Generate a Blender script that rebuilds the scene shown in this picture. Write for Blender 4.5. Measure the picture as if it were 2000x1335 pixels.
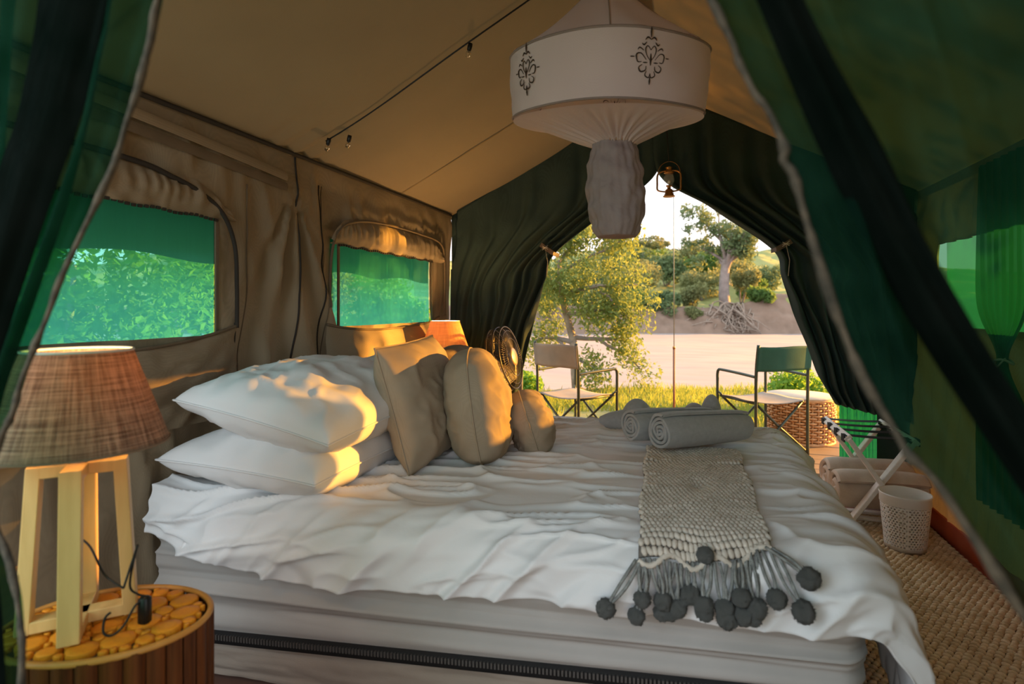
import bpy, math, random
import numpy as np
from mathutils import Vector, Matrix

for o in list(bpy.data.objects):
    bpy.data.objects.remove(o)
SC = bpy.context.scene
COL = SC.collection
PI = math.pi
R = math.radians

# ------------------------------------------------------------------ camera
cd = bpy.data.cameras.new('camera')
cam = bpy.data.objects.new('camera', cd)
COL.objects.link(cam)
cam.location = (0, 0, 1.3)
cam.rotation_euler = (R(90), 0, R(17.176))
cd.sensor_width = 36
cd.lens = 36 * 1100 / 2000
cd.shift_y = -67.5 / 2000
cd.clip_start = 0.02
cd.clip_end = 600
cd.dof.use_dof = True
cd.dof.focus_distance = 2.7
cd.dof.aperture_fstop = 2.8
SC.camera = cam

# ------------------------------------------------------------------ world sky, sun, exposure
w = bpy.data.worlds.new('sky')
SC.world = w
w.use_nodes = True
nt = w.node_tree
nt.nodes.clear()
tc = nt.nodes.new('ShaderNodeTexCoord')
sx = nt.nodes.new('ShaderNodeSeparateXYZ')
rp = nt.nodes.new('ShaderNodeValToRGB')
bg = nt.nodes.new('ShaderNodeBackground')
wo = nt.nodes.new('ShaderNodeOutputWorld')
nt.links.new(tc.outputs['Generated'], sx.inputs[0])
nt.links.new(sx.outputs[2], rp.inputs[0])
nt.links.new(rp.outputs[0], bg.inputs[0])
nt.links.new(bg.outputs[0], wo.inputs[0])
rp.color_ramp.elements[0].position = 0.0
rp.color_ramp.elements[0].color = (0.95, 0.80, 0.74, 1)
rp.color_ramp.elements[1].position = 0.28
rp.color_ramp.elements[1].color = (0.80, 0.86, 0.93, 1)
bg.inputs[1].default_value = 1.5

sl = bpy.data.lights.new('sun', 'SUN')
sl.energy = 20.0
sl.color = (1.0, 0.45, 0.06)
sl.angle = R(0.6)
sun = bpy.data.objects.new('sun', sl)
COL.objects.link(sun)
_d = Vector((0.84, 0.53, 0.165)).normalized()          # direction towards the low evening sun
sun.rotation_euler = _d.to_track_quat('Z', 'Y').to_euler()

# fill light added behind the camera, standing in for daylight through the entrance
al = bpy.data.lights.new('entrance_fill', 'AREA')
al.shape = 'RECTANGLE'
al.size = 0.9
al.size_y = 1.2
al.energy = 15
al.color = (0.66, 0.88, 1.0)
ao = bpy.data.objects.new('entrance_fill', al)
COL.objects.link(ao)
ao.location = (-1.30, -0.55, 1.45)
ao.rotation_euler = Vector((-0.25, -1.9, 0.75)).to_track_quat('Z', 'Y').to_euler()

SC.view_settings.view_transform = 'Standard'
SC.view_settings.look = 'None'
SC.view_settings.exposure = 0.38
SC.view_settings.gamma = 1
SC.view_settings.use_curve_mapping = False
SC.cycles.max_bounces = 10
SC.cycles.transparent_max_bounces = 16
SC.cycles.sample_clamp_indirect = 6.0

# ------------------------------------------------------------------ materials
def _n(nt, t, **k):
    n = nt.nodes.new(t)
    for a, b in k.items():
        setattr(n, a, b)
    return n

def mat(name, col, col2=None, rough=0.85, nscale=6.0, bump=0.0, bscale=120.0, metal=0.0, transl=0.0,
        tcol=None, clear=0.0, ccol=None, weave=0.0, wscale=300.0, stretch=None, emit=None, spec=0.3, sheen=0.0):
    m = bpy.data.materials.new(name)
    m.use_nodes = True
    nt = m.node_tree
    nt.nodes.clear()
    out = _n(nt, 'ShaderNodeOutputMaterial')
    b = _n(nt, 'ShaderNodeBsdfPrincipled')
    L = nt.links.new
    b.inputs['Roughness'].default_value = rough
    b.inputs['Metallic'].default_value = metal
    b.inputs['Specular IOR Level'].default_value = spec
    if sheen:
        b.inputs['Sheen Weight'].default_value = sheen
    if col2 is None:
        col2 = tuple(c * 0.78 for c in col)
    tc = _n(nt, 'ShaderNodeTexCoord')
    mp = _n(nt, 'ShaderNodeMapping')
    L(tc.outputs['Object'], mp.inputs[0])
    if stretch:
        mp.inputs['Scale'].default_value = stretch
    nz = _n(nt, 'ShaderNodeTexNoise')
    nz.inputs['Scale'].default_value = nscale
    nz.inputs['Detail'].default_value = 5
    L(mp.outputs[0], nz.inputs['Vector'])
    cr = _n(nt, 'ShaderNodeValToRGB')
    cr.color_ramp.elements[0].position = 0.3
    cr.color_ramp.elements[1].position = 0.7
    cr.color_ramp.elements[0].color = (*col2, 1)
    cr.color_ramp.elements[1].color = (*col, 1)
    L(nz.outputs[0], cr.inputs[0])
    colout = cr.outputs[0]
    hgt = None
    if weave:
        ws = []
        for ax in ('X', 'Y', 'Z'):
            wv = _n(nt, 'ShaderNodeTexWave', wave_type='BANDS', bands_direction=ax)
            wv.inputs['Scale'].default_value = wscale / 20.0
            wv.inputs['Distortion'].default_value = 1.2
            wv.inputs['Detail'].default_value = 2
            L(tc.outputs['Object'], wv.inputs['Vector'])
            ws.append(wv.outputs['Fac'])
        a1 = _n(nt, 'ShaderNodeMath', operation='ADD')
        L(ws[0], a1.inputs[0]); L(ws[1], a1.inputs[1])
        a2 = _n(nt, 'ShaderNodeMath', operation='ADD')
        L(a1.outputs[0], a2.inputs[0]); L(ws[2], a2.inputs[1])
        mr = _n(nt, 'ShaderNodeMapRange')
        mr.inputs[1].default_value = 0.6; mr.inputs[2].default_value = 2.4
        mr.inputs[3].default_value = 1 - weave; mr.inputs[4].default_value = 1 + weave * 0.5
        L(a2.outputs[0], mr.inputs[0])
        mx = _n(nt, 'ShaderNodeMix', data_type='RGBA', blend_type='MULTIPLY')
        mx.inputs[0].default_value = 1
        L(colout, mx.inputs[6]); L(mr.outputs[0], mx.inputs[7])
        colout = mx.outputs[2]
        hgt = a2.outputs[0]
    L(colout, b.inputs['Base Color'])
    if bump:
        bp = _n(nt, 'ShaderNodeBump')
        bp.inputs['Strength'].default_value = bump
        bp.inputs['Distance'].default_value = 0.004
        if hgt is None:
            n2 = _n(nt, 'ShaderNodeTexNoise')
            n2.inputs['Scale'].default_value = bscale
            n2.inputs['Detail'].default_value = 4
            L(mp.outputs[0], n2.inputs['Vector'])
            hgt = n2.outputs[0]
        L(hgt, bp.inputs['Height'])
        L(bp.outputs[0], b.inputs['Normal'])
    s = b.outputs[0]
    if emit:
        b.inputs['Emission Color'].default_value = (*emit[0], 1)
        b.inputs['Emission Strength'].default_value = emit[1]
    if transl:
        t = _n(nt, 'ShaderNodeBsdfTranslucent')
        if tcol:
            t.inputs[0].default_value = (*tcol, 1)
        else:
            L(colout, t.inputs[0])
        ms = _n(nt, 'ShaderNodeMixShader')
        ms.inputs[0].default_value = transl
        L(s, ms.inputs[1]); L(t.outputs[0], ms.inputs[2])
        s = ms.outputs[0]
    if clear:
        t = _n(nt, 'ShaderNodeBsdfTransparent')
        t.inputs[0].default_value = (*(ccol or (1, 1, 1)), 1)
        ms = _n(nt, 'ShaderNodeMixShader')
        ms.inputs[0].default_value = clear
        L(s, ms.inputs[1]); L(t.outputs[0], ms.inputs[2])
        s = ms.outputs[0]
    L(s, out.inputs[0])
    return m

def glass(name, col=(1, 1, 1)):
    m = bpy.data.materials.new(name)
    m.use_nodes = True
    b = m.node_tree.nodes['Principled BSDF']
    b.inputs['Base Color'].default_value = (*col, 1)
    b.inputs['Transmission Weight'].default_value = 1
    b.inputs['Roughness'].default_value = 0.02
    return m

CANVAS = mat('brown_canvas', (0.28, 0.215, 0.14), (0.235, 0.18, 0.115), nscale=3, bump=0.15, weave=0.12, wscale=2600, transl=0.06)
ROOF = mat('roof_canvas', (0.235, 0.172, 0.094), (0.20, 0.145, 0.078), nscale=2, bump=0.08, weave=0.08, wscale=2600, transl=0.05, tcol=(0.4, 0.27, 0.12))
CANVASD = mat('dark_canvas', (0.15, 0.11, 0.07), nscale=8, bump=0.2)
PIPING = mat('dark_piping', (0.035, 0.028, 0.022))
SHADE = mat('green_shade_cloth', (0.036, 0.062, 0.058), (0.024, 0.044, 0.041), nscale=5, bump=0.3, weave=0.25, wscale=3200, transl=0.10, tcol=(0.03, 0.12, 0.07))
NEARC = mat('emerald_shade_cloth', (0.009, 0.034, 0.022), (0.002, 0.010, 0.007), nscale=14, bump=0.3, weave=0.4, wscale=6000, transl=0.22, tcol=(0.02, 0.15, 0.08), clear=0.36, ccol=(0.25, 0.62, 0.38), spec=0.0)
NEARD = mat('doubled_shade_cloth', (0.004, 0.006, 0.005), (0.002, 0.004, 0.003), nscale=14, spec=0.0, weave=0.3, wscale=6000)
HEM = mat('frayed_hem', (0.085, 0.07, 0.048), (0.022, 0.022, 0.016), nscale=60, bump=0.4)
MESH = mat('window_mesh', (0.02, 0.34, 0.24), (0.01, 0.25, 0.17), nscale=25, weave=0.35, wscale=5200, transl=0.7, tcol=(0.14, 0.96, 0.80), clear=0.5, ccol=(0.32, 1.0, 0.90), stretch=(1, 1, 0.25))
MESHR = mat('green_wall_mesh', (0.01, 0.20, 0.13), (0.01, 0.16, 0.10), nscale=25, weave=0.35, wscale=5200, transl=0.5, tcol=(0.02, 0.50, 0.30), clear=0.44, ccol=(0.95, 0.90, 0.78))
LINEN = mat('white_cotton', (0.74, 0.74, 0.74), (0.69, 0.69, 0.69), nscale=3, bump=0.22, bscale=30)
SHEET = mat('fitted_sheet', (0.43, 0.40, 0.375), (0.37, 0.345, 0.32), nscale=3, bump=0.08, bscale=300)
BASEF = mat('divan_fabric', (0.33, 0.27, 0.22), (0.28, 0.23, 0.185), nscale=4, bump=0.2, bscale=300)
TAUPE = mat('taupe_linen', (0.39, 0.32, 0.24), (0.33, 0.27, 0.20), nscale=9, bump=0.12, weave=0.10, wscale=3000)
TAUPED = mat('shaded_brown_linen', (0.26, 0.19, 0.13), nscale=9, bump=0.12, weave=0.10, wscale=3000)  # taupe taken darker to hold the shade on the cushion behind
TOWEL = mat('grey_terry', (0.42, 0.43, 0.43), (0.36, 0.37, 0.37), rough=1, nscale=60, bump=0.7, bscale=500, sheen=0.3)
FLEECE = mat('beige_fleece', (0.62, 0.51, 0.41), (0.54, 0.43, 0.34), rough=1, nscale=20, bump=0.6, bscale=300, sheen=0.3)
KNIT = mat('cream_wool', (0.66, 0.60, 0.52), (0.50, 0.45, 0.38), rough=1, nscale=30, bump=0.6, bscale=260)
KNITD = mat('wool_backing', (0.16, 0.14, 0.12), rough=1)
POM = mat('grey_wool', (0.30, 0.31, 0.29), (0.15, 0.155, 0.15), rough=1, nscale=60, bump=1.0, bscale=240)
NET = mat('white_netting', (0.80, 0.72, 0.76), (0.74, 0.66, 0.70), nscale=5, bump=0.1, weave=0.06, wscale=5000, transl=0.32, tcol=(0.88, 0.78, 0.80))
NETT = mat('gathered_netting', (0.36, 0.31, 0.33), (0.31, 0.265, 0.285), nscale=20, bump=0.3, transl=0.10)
THREAD = mat('brown_thread', (0.045, 0.03, 0.022))
JUTE = mat('jute', (0.80, 0.62, 0.41), (0.52, 0.37, 0.21), rough=0.95, nscale=30, bump=0.5, bscale=200)
JUTED = mat('jute_backing', (0.06, 0.035, 0.018), rough=1)
FLOORM = mat('groundsheet', (0.20, 0.10, 0.07), (0.14, 0.07, 0.05), nscale=5, bump=0.1)
REDSK = mat('red_skirting', (0.55, 0.12, 0.055), (0.45, 0.08, 0.035), nscale=6, rough=0.6)
WHITEW = mat('white_painted_wood', (0.72, 0.67, 0.62), (0.66, 0.61, 0.56), nscale=12, rough=0.5, stretch=(1, 1, 6))
WHITEP = mat('white_tin', (0.74, 0.70, 0.66), (0.70, 0.66, 0.62), nscale=8, rough=0.45)
STRAP = mat('black_webbing', (0.015, 0.014, 0.014), nscale=50)
PINE = mat('yellow_pine', (0.80, 0.55, 0.22), (0.66, 0.42, 0.15), nscale=5, rough=0.45, stretch=(8, 8, 1), bump=0.05)
RIMW = mat('shade_rim', (0.80, 0.78, 0.72))
CORD = mat('black_cable', (0.012, 0.011, 0.010), rough=0.4)
SLICE = mat('cut_branch_face', (0.95, 0.37, 0.025), (0.72, 0.24, 0.012), nscale=26, rough=0.45, bump=0.2, bscale=90)
BARKF = mat('bark_filler', (0.10, 0.042, 0.012), (0.05, 0.02, 0.006), nscale=30, rough=0.7)
STAVE = mat('split_wood', (0.17, 0.052, 0.012), (0.06, 0.018, 0.005), nscale=5, rough=0.4, stretch=(14, 14, 0.8), bump=0.3, bscale=60)
METALG = mat('green_steel_tube', (0.07, 0.085, 0.065), rough=0.35, metal=0.3)
CHAIRB = mat('grey_brown_canvas', (0.42, 0.36, 0.31), (0.36, 0.31, 0.26), nscale=10, bump=0.2, transl=0.2)
CHAIRG = mat('green_canvas', (0.055, 0.15, 0.11), (0.04, 0.11, 0.08), nscale=10, bump=0.2, transl=0.25, tcol=(0.1, 0.3, 0.2))
WICK = mat('wicker', (0.62, 0.34, 0.15), (0.42, 0.20, 0.08), nscale=30, rough=0.5, bump=0.2)
WICKD = mat('wicker_dark', (0.16, 0.07, 0.03), rough=0.8)
LIDW = mat('pale_wood_lid', (0.66, 0.50, 0.36), nscale=8, rough=0.5, stretch=(1, 8, 1))
DECKM = mat('deck_plank', (0.304, 0.198, 0.106), (0.224, 0.139, 0.073), nscale=4, rough=0.7, stretch=(1.5, 14, 14), bump=0.2)
BRASS = mat('old_brass', (0.50, 0.26, 0.09), (0.33, 0.16, 0.05), rough=0.35, metal=0.85, nscale=20)
GLASS = mat('clear_glass', (.9, .92, .9), rough=.05, clear=.85, spec=.8)
FANB = mat('dark_fan_steel', (0.035, 0.03, 0.028), rough=0.3, metal=0.6)
FANP = mat('fan_plastic', (0.10, 0.075, 0.06), rough=0.35)
LEATHER = mat('tan_leather', (0.11, 0.075, 0.05), (0.07, 0.045, 0.03), nscale=20, rough=0.6)
WHITEC = mat('white_cord', (0.55, 0.5, 0.42))
POLEG = mat('grey_pole', (0.33, 0.35, 0.36), rough=0.4, metal=0.4)
POLER = mat('rusty_pole', (0.34, 0.17, 0.11), (0.25, 0.11, 0.07), rough=0.6)
SAND = mat('river_sand', (0.36, 0.315, 0.30), (0.31, 0.265, 0.25), rough=1, nscale=0.8, bump=0.6, bscale=3, stretch=(0.5, 1.6, 1))
BANK = mat('bank_earth', (0.304, 0.218, 0.165), (0.218, 0.152, 0.112), rough=1, nscale=0.8, bump=1.0, bscale=4)
TURF = mat('dry_turf', (0.33, 0.304, 0.106), (0.264, 0.218, 0.119), rough=1, nscale=1.2, bump=0.6, bscale=20)
HILL = mat('grassy_hill', (0.343, 0.343, 0.132), (0.238, 0.264, 0.092), rough=1, nscale=0.25, bump=0.6, bscale=2)
GRASS = mat('grass_blade', (0.33, 0.37, 0.066), (0.238, 0.304, 0.04), nscale=3, transl=0.35, tcol=(0.495, 0.528, 0.106))
LEAFY = mat('yellow_green_leaf', (0.26, 0.33, 0.10), (0.12, 0.19, 0.05), nscale=5, rough=0.55, transl=0.36, tcol=(0.33, 0.40, 0.10))
LEAFG = mat('green_leaf', (0.13, 0.24, 0.06), (0.06, 0.13, 0.04), nscale=4, rough=0.6, transl=0.35, tcol=(0.22, 0.36, 0.08))
LEAFB = mat('bright_green_leaf', (0.18, 0.36, 0.04), (0.10, 0.24, 0.02), nscale=6, rough=0.55, transl=0.4, tcol=(0.32, 0.52, 0.07))
LEAFD = mat('dull_green_leaf', (0.19, 0.27, 0.13), (0.11, 0.18, 0.08), nscale=0.6, rough=0.7, transl=0.3, tcol=(0.25, 0.32, 0.14))
LEAFO = mat('olive_leaf', (0.28, 0.31, 0.14), (0.17, 0.21, 0.09), nscale=0.6, rough=0.7, transl=0.3, tcol=(0.35, 0.37, 0.16))
BARK = mat('pale_bark', (0.42, 0.35, 0.29), (0.22, 0.17, 0.13), nscale=9, bump=0.5, bscale=40)
BARKG = mat('grey_bark', (0.34, 0.30, 0.28), (0.20, 0.17, 0.16), nscale=1.5, bump=0.5, bscale=6)
BULB = glass('bulb_glass', (1.0, 0.95, 0.85))

def burlap(name, light, dark, tr, tcol, cu, cv):
    """open weave along the shade's own u (round) and v (up) directions"""
    m = bpy.data.materials.new(name); m.use_nodes = True
    nt = m.node_tree; nt.nodes.clear(); L = nt.links.new
    out = _n(nt, 'ShaderNodeOutputMaterial'); b = _n(nt, 'ShaderNodeBsdfPrincipled'); b.inputs['Roughness'].default_value = .95
    uv = _n(nt, 'ShaderNodeUVMap'); uv.uv_map = 'weave'
    fac = []
    for sc in ((cu, cv * .045, 1), (cu * .045, cv, 1)):
        mp = _n(nt, 'ShaderNodeMapping'); mp.inputs['Scale'].default_value = sc
        L(uv.outputs[0], mp.inputs[0])
        nz = _n(nt, 'ShaderNodeTexNoise'); nz.inputs['Scale'].default_value = 1.0; nz.inputs['Detail'].default_value = 3; nz.inputs['Roughness'].default_value = .65
        L(mp.outputs[0], nz.inputs['Vector']); fac.append(nz.outputs[0])
    a = _n(nt, 'ShaderNodeMath', operation='ADD'); L(fac[0], a.inputs[0]); L(fac[1], a.inputs[1])
    cr = _n(nt, 'ShaderNodeValToRGB'); cr.color_ramp.elements[0].position = .40; cr.color_ramp.elements[1].position = .62
    hf = _n(nt, 'ShaderNodeMath', operation='MULTIPLY'); hf.inputs[1].default_value = .5
    L(a.outputs[0], hf.inputs[0]); L(hf.outputs[0], cr.inputs[0])
    cr.color_ramp.elements[0].color = (*dark, 1); cr.color_ramp.elements[1].color = (*light, 1)
    L(cr.outputs[0], b.inputs['Base Color'])
    bp = _n(nt, 'ShaderNodeBump'); bp.inputs['Strength'].default_value = .5; bp.inputs['Distance'].default_value = .003
    L(a.outputs[0], bp.inputs['Height']); L(bp.outputs[0], b.inputs['Normal'])
    t = _n(nt, 'ShaderNodeBsdfTranslucent'); mx = _n(nt, 'ShaderNodeMix', data_type='RGBA', blend_type='MULTIPLY'); mx.inputs[0].default_value = .6
    mx.inputs[6].default_value = (*tcol, 1); L(cr.outputs[0], mx.inputs[7]); L(mx.outputs[2], t.inputs[0])
    ms = _n(nt, 'ShaderNodeMixShader'); ms.inputs[0].default_value = tr
    L(b.outputs[0], ms.inputs[1]); L(t.outputs[0], ms.inputs[2]); L(ms.outputs[0], out.inputs[0])
    return m
BURLAP = burlap('brown_burlap', (0.52, 0.38, 0.26), (0.13, 0.085, 0.06), .25, (1.0, .62, .30), 110, 42)
BURLAPO = burlap('tan_burlap', (0.60, 0.38, 0.18), (0.40, 0.23, 0.10), .26, (1.0, .62, .25), 110, 42)

# ------------------------------------------------------------------ mesh helpers
class MB:
    def __init__(s):
        s.V = []; s.F = []; s.n = 0
    def add(s, V, F):
        V = np.asarray(V, float).reshape(-1, 3)
        s.V.append(V)
        s.F.extend([[i + s.n for i in f] for f in F])
        s.n += len(V)
        return s
    def box(s, c, size, M=None, bev=0.0):
        x, y, z = [a / 2 for a in size]
        if bev:
            b = min(bev, x * .49, y * .49, z * .49)
            V = []
            for k, zz in ((0, -z), (1, -z + b), (2, z - b), (3, z)):
                ins = b if k in (0, 3) else 0
                X, Y = x - ins, y - ins
                V += [(-X + b, -Y, zz), (X - b, -Y, zz), (X, -Y + b, zz), (X, Y - b, zz), (X - b, Y, zz), (-X + b, Y, zz), (-X, Y - b, zz), (-X, -Y + b, zz)]
            F = []
            for k in range(3):
                for i in range(8):
                    j = (i + 1) % 8
                    F.append([k * 8 + i, k * 8 + j, k * 8 + 8 + j, k * 8 + 8 + i])
            F.append(list(range(7, -1, -1))); F.append(list(range(24, 32)))
        else:
            V = [(-x, -y, -z), (x, -y, -z), (x, y, -z), (-x, y, -z), (-x, -y, z), (x, -y, z), (x, y, z), (-x, y, z)]
            F = [[3, 2, 1, 0], [4, 5, 6, 7], [0, 1, 5, 4], [1, 2, 6, 5], [2, 3, 7, 6], [3, 0, 4, 7]]
        V = np.array(V, float)
        if M is not None:
            V = V @ np.array(M, float).T
        return s.add(V + np.array(c, float), F)
    def bar(s, p0, p1, wd, ht, up=(0, 0, 1), bev=0.0):
        p0, p1 = np.array(p0, float), np.array(p1, float)
        d = p1 - p0; L = np.linalg.norm(d); d /= L
        u = np.array(up, float); u = u - d * (u @ d)
        if np.linalg.norm(u) < 1e-5:
            u = np.array((1., 0, 0)); u = u - d * (u @ d)
        u /= np.linalg.norm(u); r = np.cross(u, d)
        return s.box((p0 + p1) / 2, (L, wd, ht), np.stack([d, r, u], 1), bev)
    def tube(s, pts, r, n=8, closed=False, caps=True):
        P = np.array(pts, float); m = len(P)
        rr = np.broadcast_to(np.array(r, float), (m,))
        T = np.gradient(P, axis=0)
        if closed:
            T = np.roll(P, -1, 0) - np.roll(P, 1, 0)
        T /= np.linalg.norm(T, axis=1)[:, None] + 1e-12
        u = np.array((0.3, 0.2, 1.0)); u -= T[0] * (u @ T[0])
        if np.linalg.norm(u) < .1:
            u = np.array((1., 0.1, 0)); u -= T[0] * (u @ T[0])
        u /= np.linalg.norm(u)
        V = []
        for i in range(m):
            u = u - T[i] * (u @ T[i]); u /= np.linalg.norm(u) + 1e-12
            v = np.cross(T[i], u)
            a = np.arange(n) * 2 * PI / n
            V.append(P[i] + rr[i] * (np.cos(a)[:, None] * u + np.sin(a)[:, None] * v))
        V = np.concatenate(V); F = []
        for i in range(m if closed else m - 1):
            k = (i + 1) % m
            for j in range(n):
                l = (j + 1) % n
                F.append([i * n + j, i * n + l, k * n + l, k * n + j])
        if caps and not closed:
            F.append(list(range(n - 1, -1, -1))); F.append([(m - 1) * n + j for j in range(n)])
        return s.add(V, F)
    def lathe(s, prof, n=24, c=(0, 0, 0), M=None, sx=1, sy=1):
        V = []; F = []
        for r, z in prof:
            a = np.arange(n) * 2 * PI / n
            V.append(np.stack([r * np.cos(a) * sx, r * np.sin(a) * sy, np.full(n, z)], 1))
        V = np.concatenate(V)
        for i in range(len(prof) - 1):
            for j in range(n):
                l = (j + 1) % n
                F.append([i * n + j, i * n + l, i * n + n + l, i * n + n + j])
        if prof[0][0] > 1e-6: F.append(list(range(n - 1, -1, -1)))
        if prof[-1][0] > 1e-6: F.append([(len(prof) - 1) * n + j for j in range(n)])
        if M is not None:
            V = V @ np.array(M, float).T
        return s.add(V + np.array(c, float), F)
    def grid(s, A, wrapu=False, wrapv=False, flip=False):
        A = np.asarray(A, float); m, n = A.shape[:2]
        F = []
        for i in range(m if wrapu else m - 1):
            k = (i + 1) % m
            for j in range(n if wrapv else n - 1):
                l = (j + 1) % n
                f = [i * n + j, i * n + l, k * n + l, k * n + j]
                F.append(f[::-1] if flip else f)
        return s.add(A.reshape(-1, 3), F)
    def ball(s, c, r, n=8, m=6, M=None):
        V = [(0, 0, -1)]
        for i in range(1, m):
            t = -PI / 2 + PI * i / m
            for j in range(n):
                V.append((math.cos(t) * math.cos(2 * PI * j / n), math.cos(t) * math.sin(2 * PI * j / n), math.sin(t)))
        V.append((0, 0, 1)); F = []
        for j in range(n):
            F.append([0, 1 + (j + 1) % n, 1 + j])
            F.append([len(V) - 1, 1 + (m - 2) * n + j, 1 + (m - 2) * n + (j + 1) % n])
        for i in range(m - 2):
            for j in range(n):
                l = (j + 1) % n
                F.append([1 + i * n + j, 1 + i * n + l, 1 + i * n + n + l, 1 + i * n + n + j])
        V = np.array(V, float) * np.array(r, float)
        if M is not None:
            V = V @ np.array(M, float).T
        return s.add(V + np.array(c, float), F)
    def build(s, name, m, parent=None, smooth=True, kind=None, loc=None):
        return meshobj(name, np.concatenate(s.V), s.F, m, parent, smooth, kind, loc)

def meshobj(name, V, F, m, parent=None, smooth=True, kind=None, loc=None):
    me = bpy.data.meshes.new(name)
    V = np.asarray(V, float)
    if loc is not None:
        V = V - np.array(loc, float)
    if isinstance(F, np.ndarray):
        nf, k = F.shape
        me.vertices.add(len(V)); me.vertices.foreach_set('co', V.astype(np.float32).ravel())
        me.loops.add(nf * k); me.loops.foreach_set('vertex_index', F.astype(np.int32).ravel())
        me.polygons.add(nf)
        me.polygons.foreach_set('loop_start', np.arange(0, nf * k, k, dtype=np.int32))
        me.polygons.foreach_set('loop_total', np.full(nf, k, dtype=np.int32))
        me.update(calc_edges=True); me.validate()
    else:
        me.from_pydata(V.tolist(), [], F)
    if smooth:
        me.polygons.foreach_set('use_smooth', [True] * len(me.polygons))
    me.materials.append(m)
    o = bpy.data.objects.new(name, me)
    COL.objects.link(o)
    if parent is not None: o.parent = parent
    if loc is not None: o.location = loc
    if kind: o['kind'] = kind
    return o

def solid(o, t, off=0.0):
    md = o.modifiers.new('thick', 'SOLIDIFY'); md.thickness = t; md.offset = off
    return o

def flat(o, ang=35):
    """keep hard edges of a smooth shaded mesh"""
    for p in o.data.polygons: p.use_smooth = False
    return o

def tag(o, label, cat, group=None, kind=None):
    o['label'] = label; o['category'] = cat
    if group: o['group'] = group
    if kind: o['kind'] = kind
    return o

def thing(name, label, cat, loc=(0, 0, 0), rz=0, group=None):
    o = bpy.data.objects.new(name, None)
    COL.objects.link(o)
    o.location = loc; o.rotation_euler = (0, 0, rz)
    o.empty_display_size = 0.05
    return tag(o, label, cat, group)

def struct(o):
    o['kind'] = 'structure'
    return o

def dup(root, loc, rz=0, label=None, scale=None):
    r = root.copy(); COL.objects.link(r)
    r.location = loc; r.rotation_euler = (0, 0, rz)
    if scale: r.scale = scale
    if label: r['label'] = label
    for ch in list(root.children):
        c = ch.copy(); COL.objects.link(c); c.parent = r
        for g in list(ch.children):
            d = g.copy(); COL.objects.link(d); d.parent = c
    return r

# smooth value noise, vectorised
def vnoise(x, y, seed=0):
    x = np.asarray(x, float); y = np.asarray(y, float)
    xi = np.floor(x).astype(np.int64); yi = np.floor(y).astype(np.int64)
    xf = x - xi; yf = y - yi
    u = xf * xf * xf * (xf * (xf * 6 - 15) + 10); v = yf * yf * yf * (yf * (yf * 6 - 15) + 10)
    def hsh(a, b):
        n = (a * 374761393 + b * 668265263 + seed * 1442695041) & 0x7fffffff
        n = ((n ^ (n >> 13)) * 1274126177) & 0x7fffffff
        n = n ^ (n >> 16)
        return (n & 0xffff) / 65535.0 * 2 - 1
    a, b, c, d = hsh(xi, yi), hsh(xi + 1, yi), hsh(xi, yi + 1), hsh(xi + 1, yi + 1)
    return (a * (1 - u) + b * u) * (1 - v) + (c * (1 - u) + d * u) * v

def fbm(x, y, seed=0, oct=3):
    s = 0; a = 1.0
    for k in range(oct):
        s = s + a * vnoise(x * 2 ** k, y * 2 ** k, seed + k * 17); a *= .5
    return s

def ridge(x, y, seed=0):
    return 1 - np.abs(vnoise(x, y, seed)) * 2

def lerp(a, b, t): return a + (b - a) * t

def interp(pts, t):
    """polyline through pts, at t in 0..1 (array) by index, smoothed"""
    P = np.array(pts, float); n = len(P) - 1
    t = np.clip(np.asarray(t, float), 0, 1) * n
    i = np.clip(np.floor(t).astype(int), 0, n - 1); f = t - i
    p0 = P[np.clip(i - 1, 0, n)]; p1 = P[i]; p2 = P[i + 1]; p3 = P[np.clip(i + 2, 0, n)]
    f = f[..., None]
    return 0.5 * ((2 * p1) + (-p0 + p2) * f + (2 * p0 - 5 * p1 + 4 * p2 - p3) * f ** 2 + (-p0 + 3 * p1 - 3 * p2 + p3) * f ** 3)

def leafcloud(cs, rs, n, size, rng, squash=(1, 1, 1), shell=0.5, drop=0.0):
    """diamond leaves scattered in overlapping blobs -> V, F"""
    cs = np.array(cs, float); rs = np.array(rs, float)
    pk = rng.choice(len(cs), n, p=rs ** 2 / (rs ** 2).sum())
    d = rng.normal(size=(n, 3)); d /= np.linalg.norm(d, axis=1)[:, None]
    rad = rs[pk] * (shell + (1 - shell) * rng.random(n)) ** 0.7
    P = cs[pk] + d * rad[:, None] * np.array(squash)
    a = rng.normal(size=(n, 3)); a[:, 2] -= drop; a /= np.linalg.norm(a, axis=1)[:, None]
    b = rng.normal(size=(n, 3)); b -= a * (a * b).sum(1)[:, None]; b /= np.linalg.norm(b, axis=1)[:, None]
    nn = np.cross(a, b)
    s = size * (0.6 + 0.8 * rng.random(n))[:, None]
    V = np.stack([P - a * s, P + b * s * .42 + nn * s * .12, P + a * s, P - b * s * .42 + nn * s * .12], 1).reshape(-1, 3)
    return V, np.arange(4 * n).reshape(n, 4)

# ================================================================== STRUCTURE
FZ = 0.10            # tent floor height
XL, XR, YG = -1.72, 1.34, 3.95
XM, ZR, ZE = -0.187, 2.80, 2.00

def vals(a, b, step, extra=()):
    n = max(2, int(round((b - a) / step)) + 1)
    v = list(np.linspace(a, b, n)) + list(extra)
    v = sorted(v); out = [v[0]]
    for x in v[1:]:
        if x - out[-1] > step * .25 or x in extra:
            if x in extra and x - out[-1] <= step * .25 and out[-1] not in extra: out[-1] = x
            elif x - out[-1] > 1e-6: out.append(x)
    return np.array(out)

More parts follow.
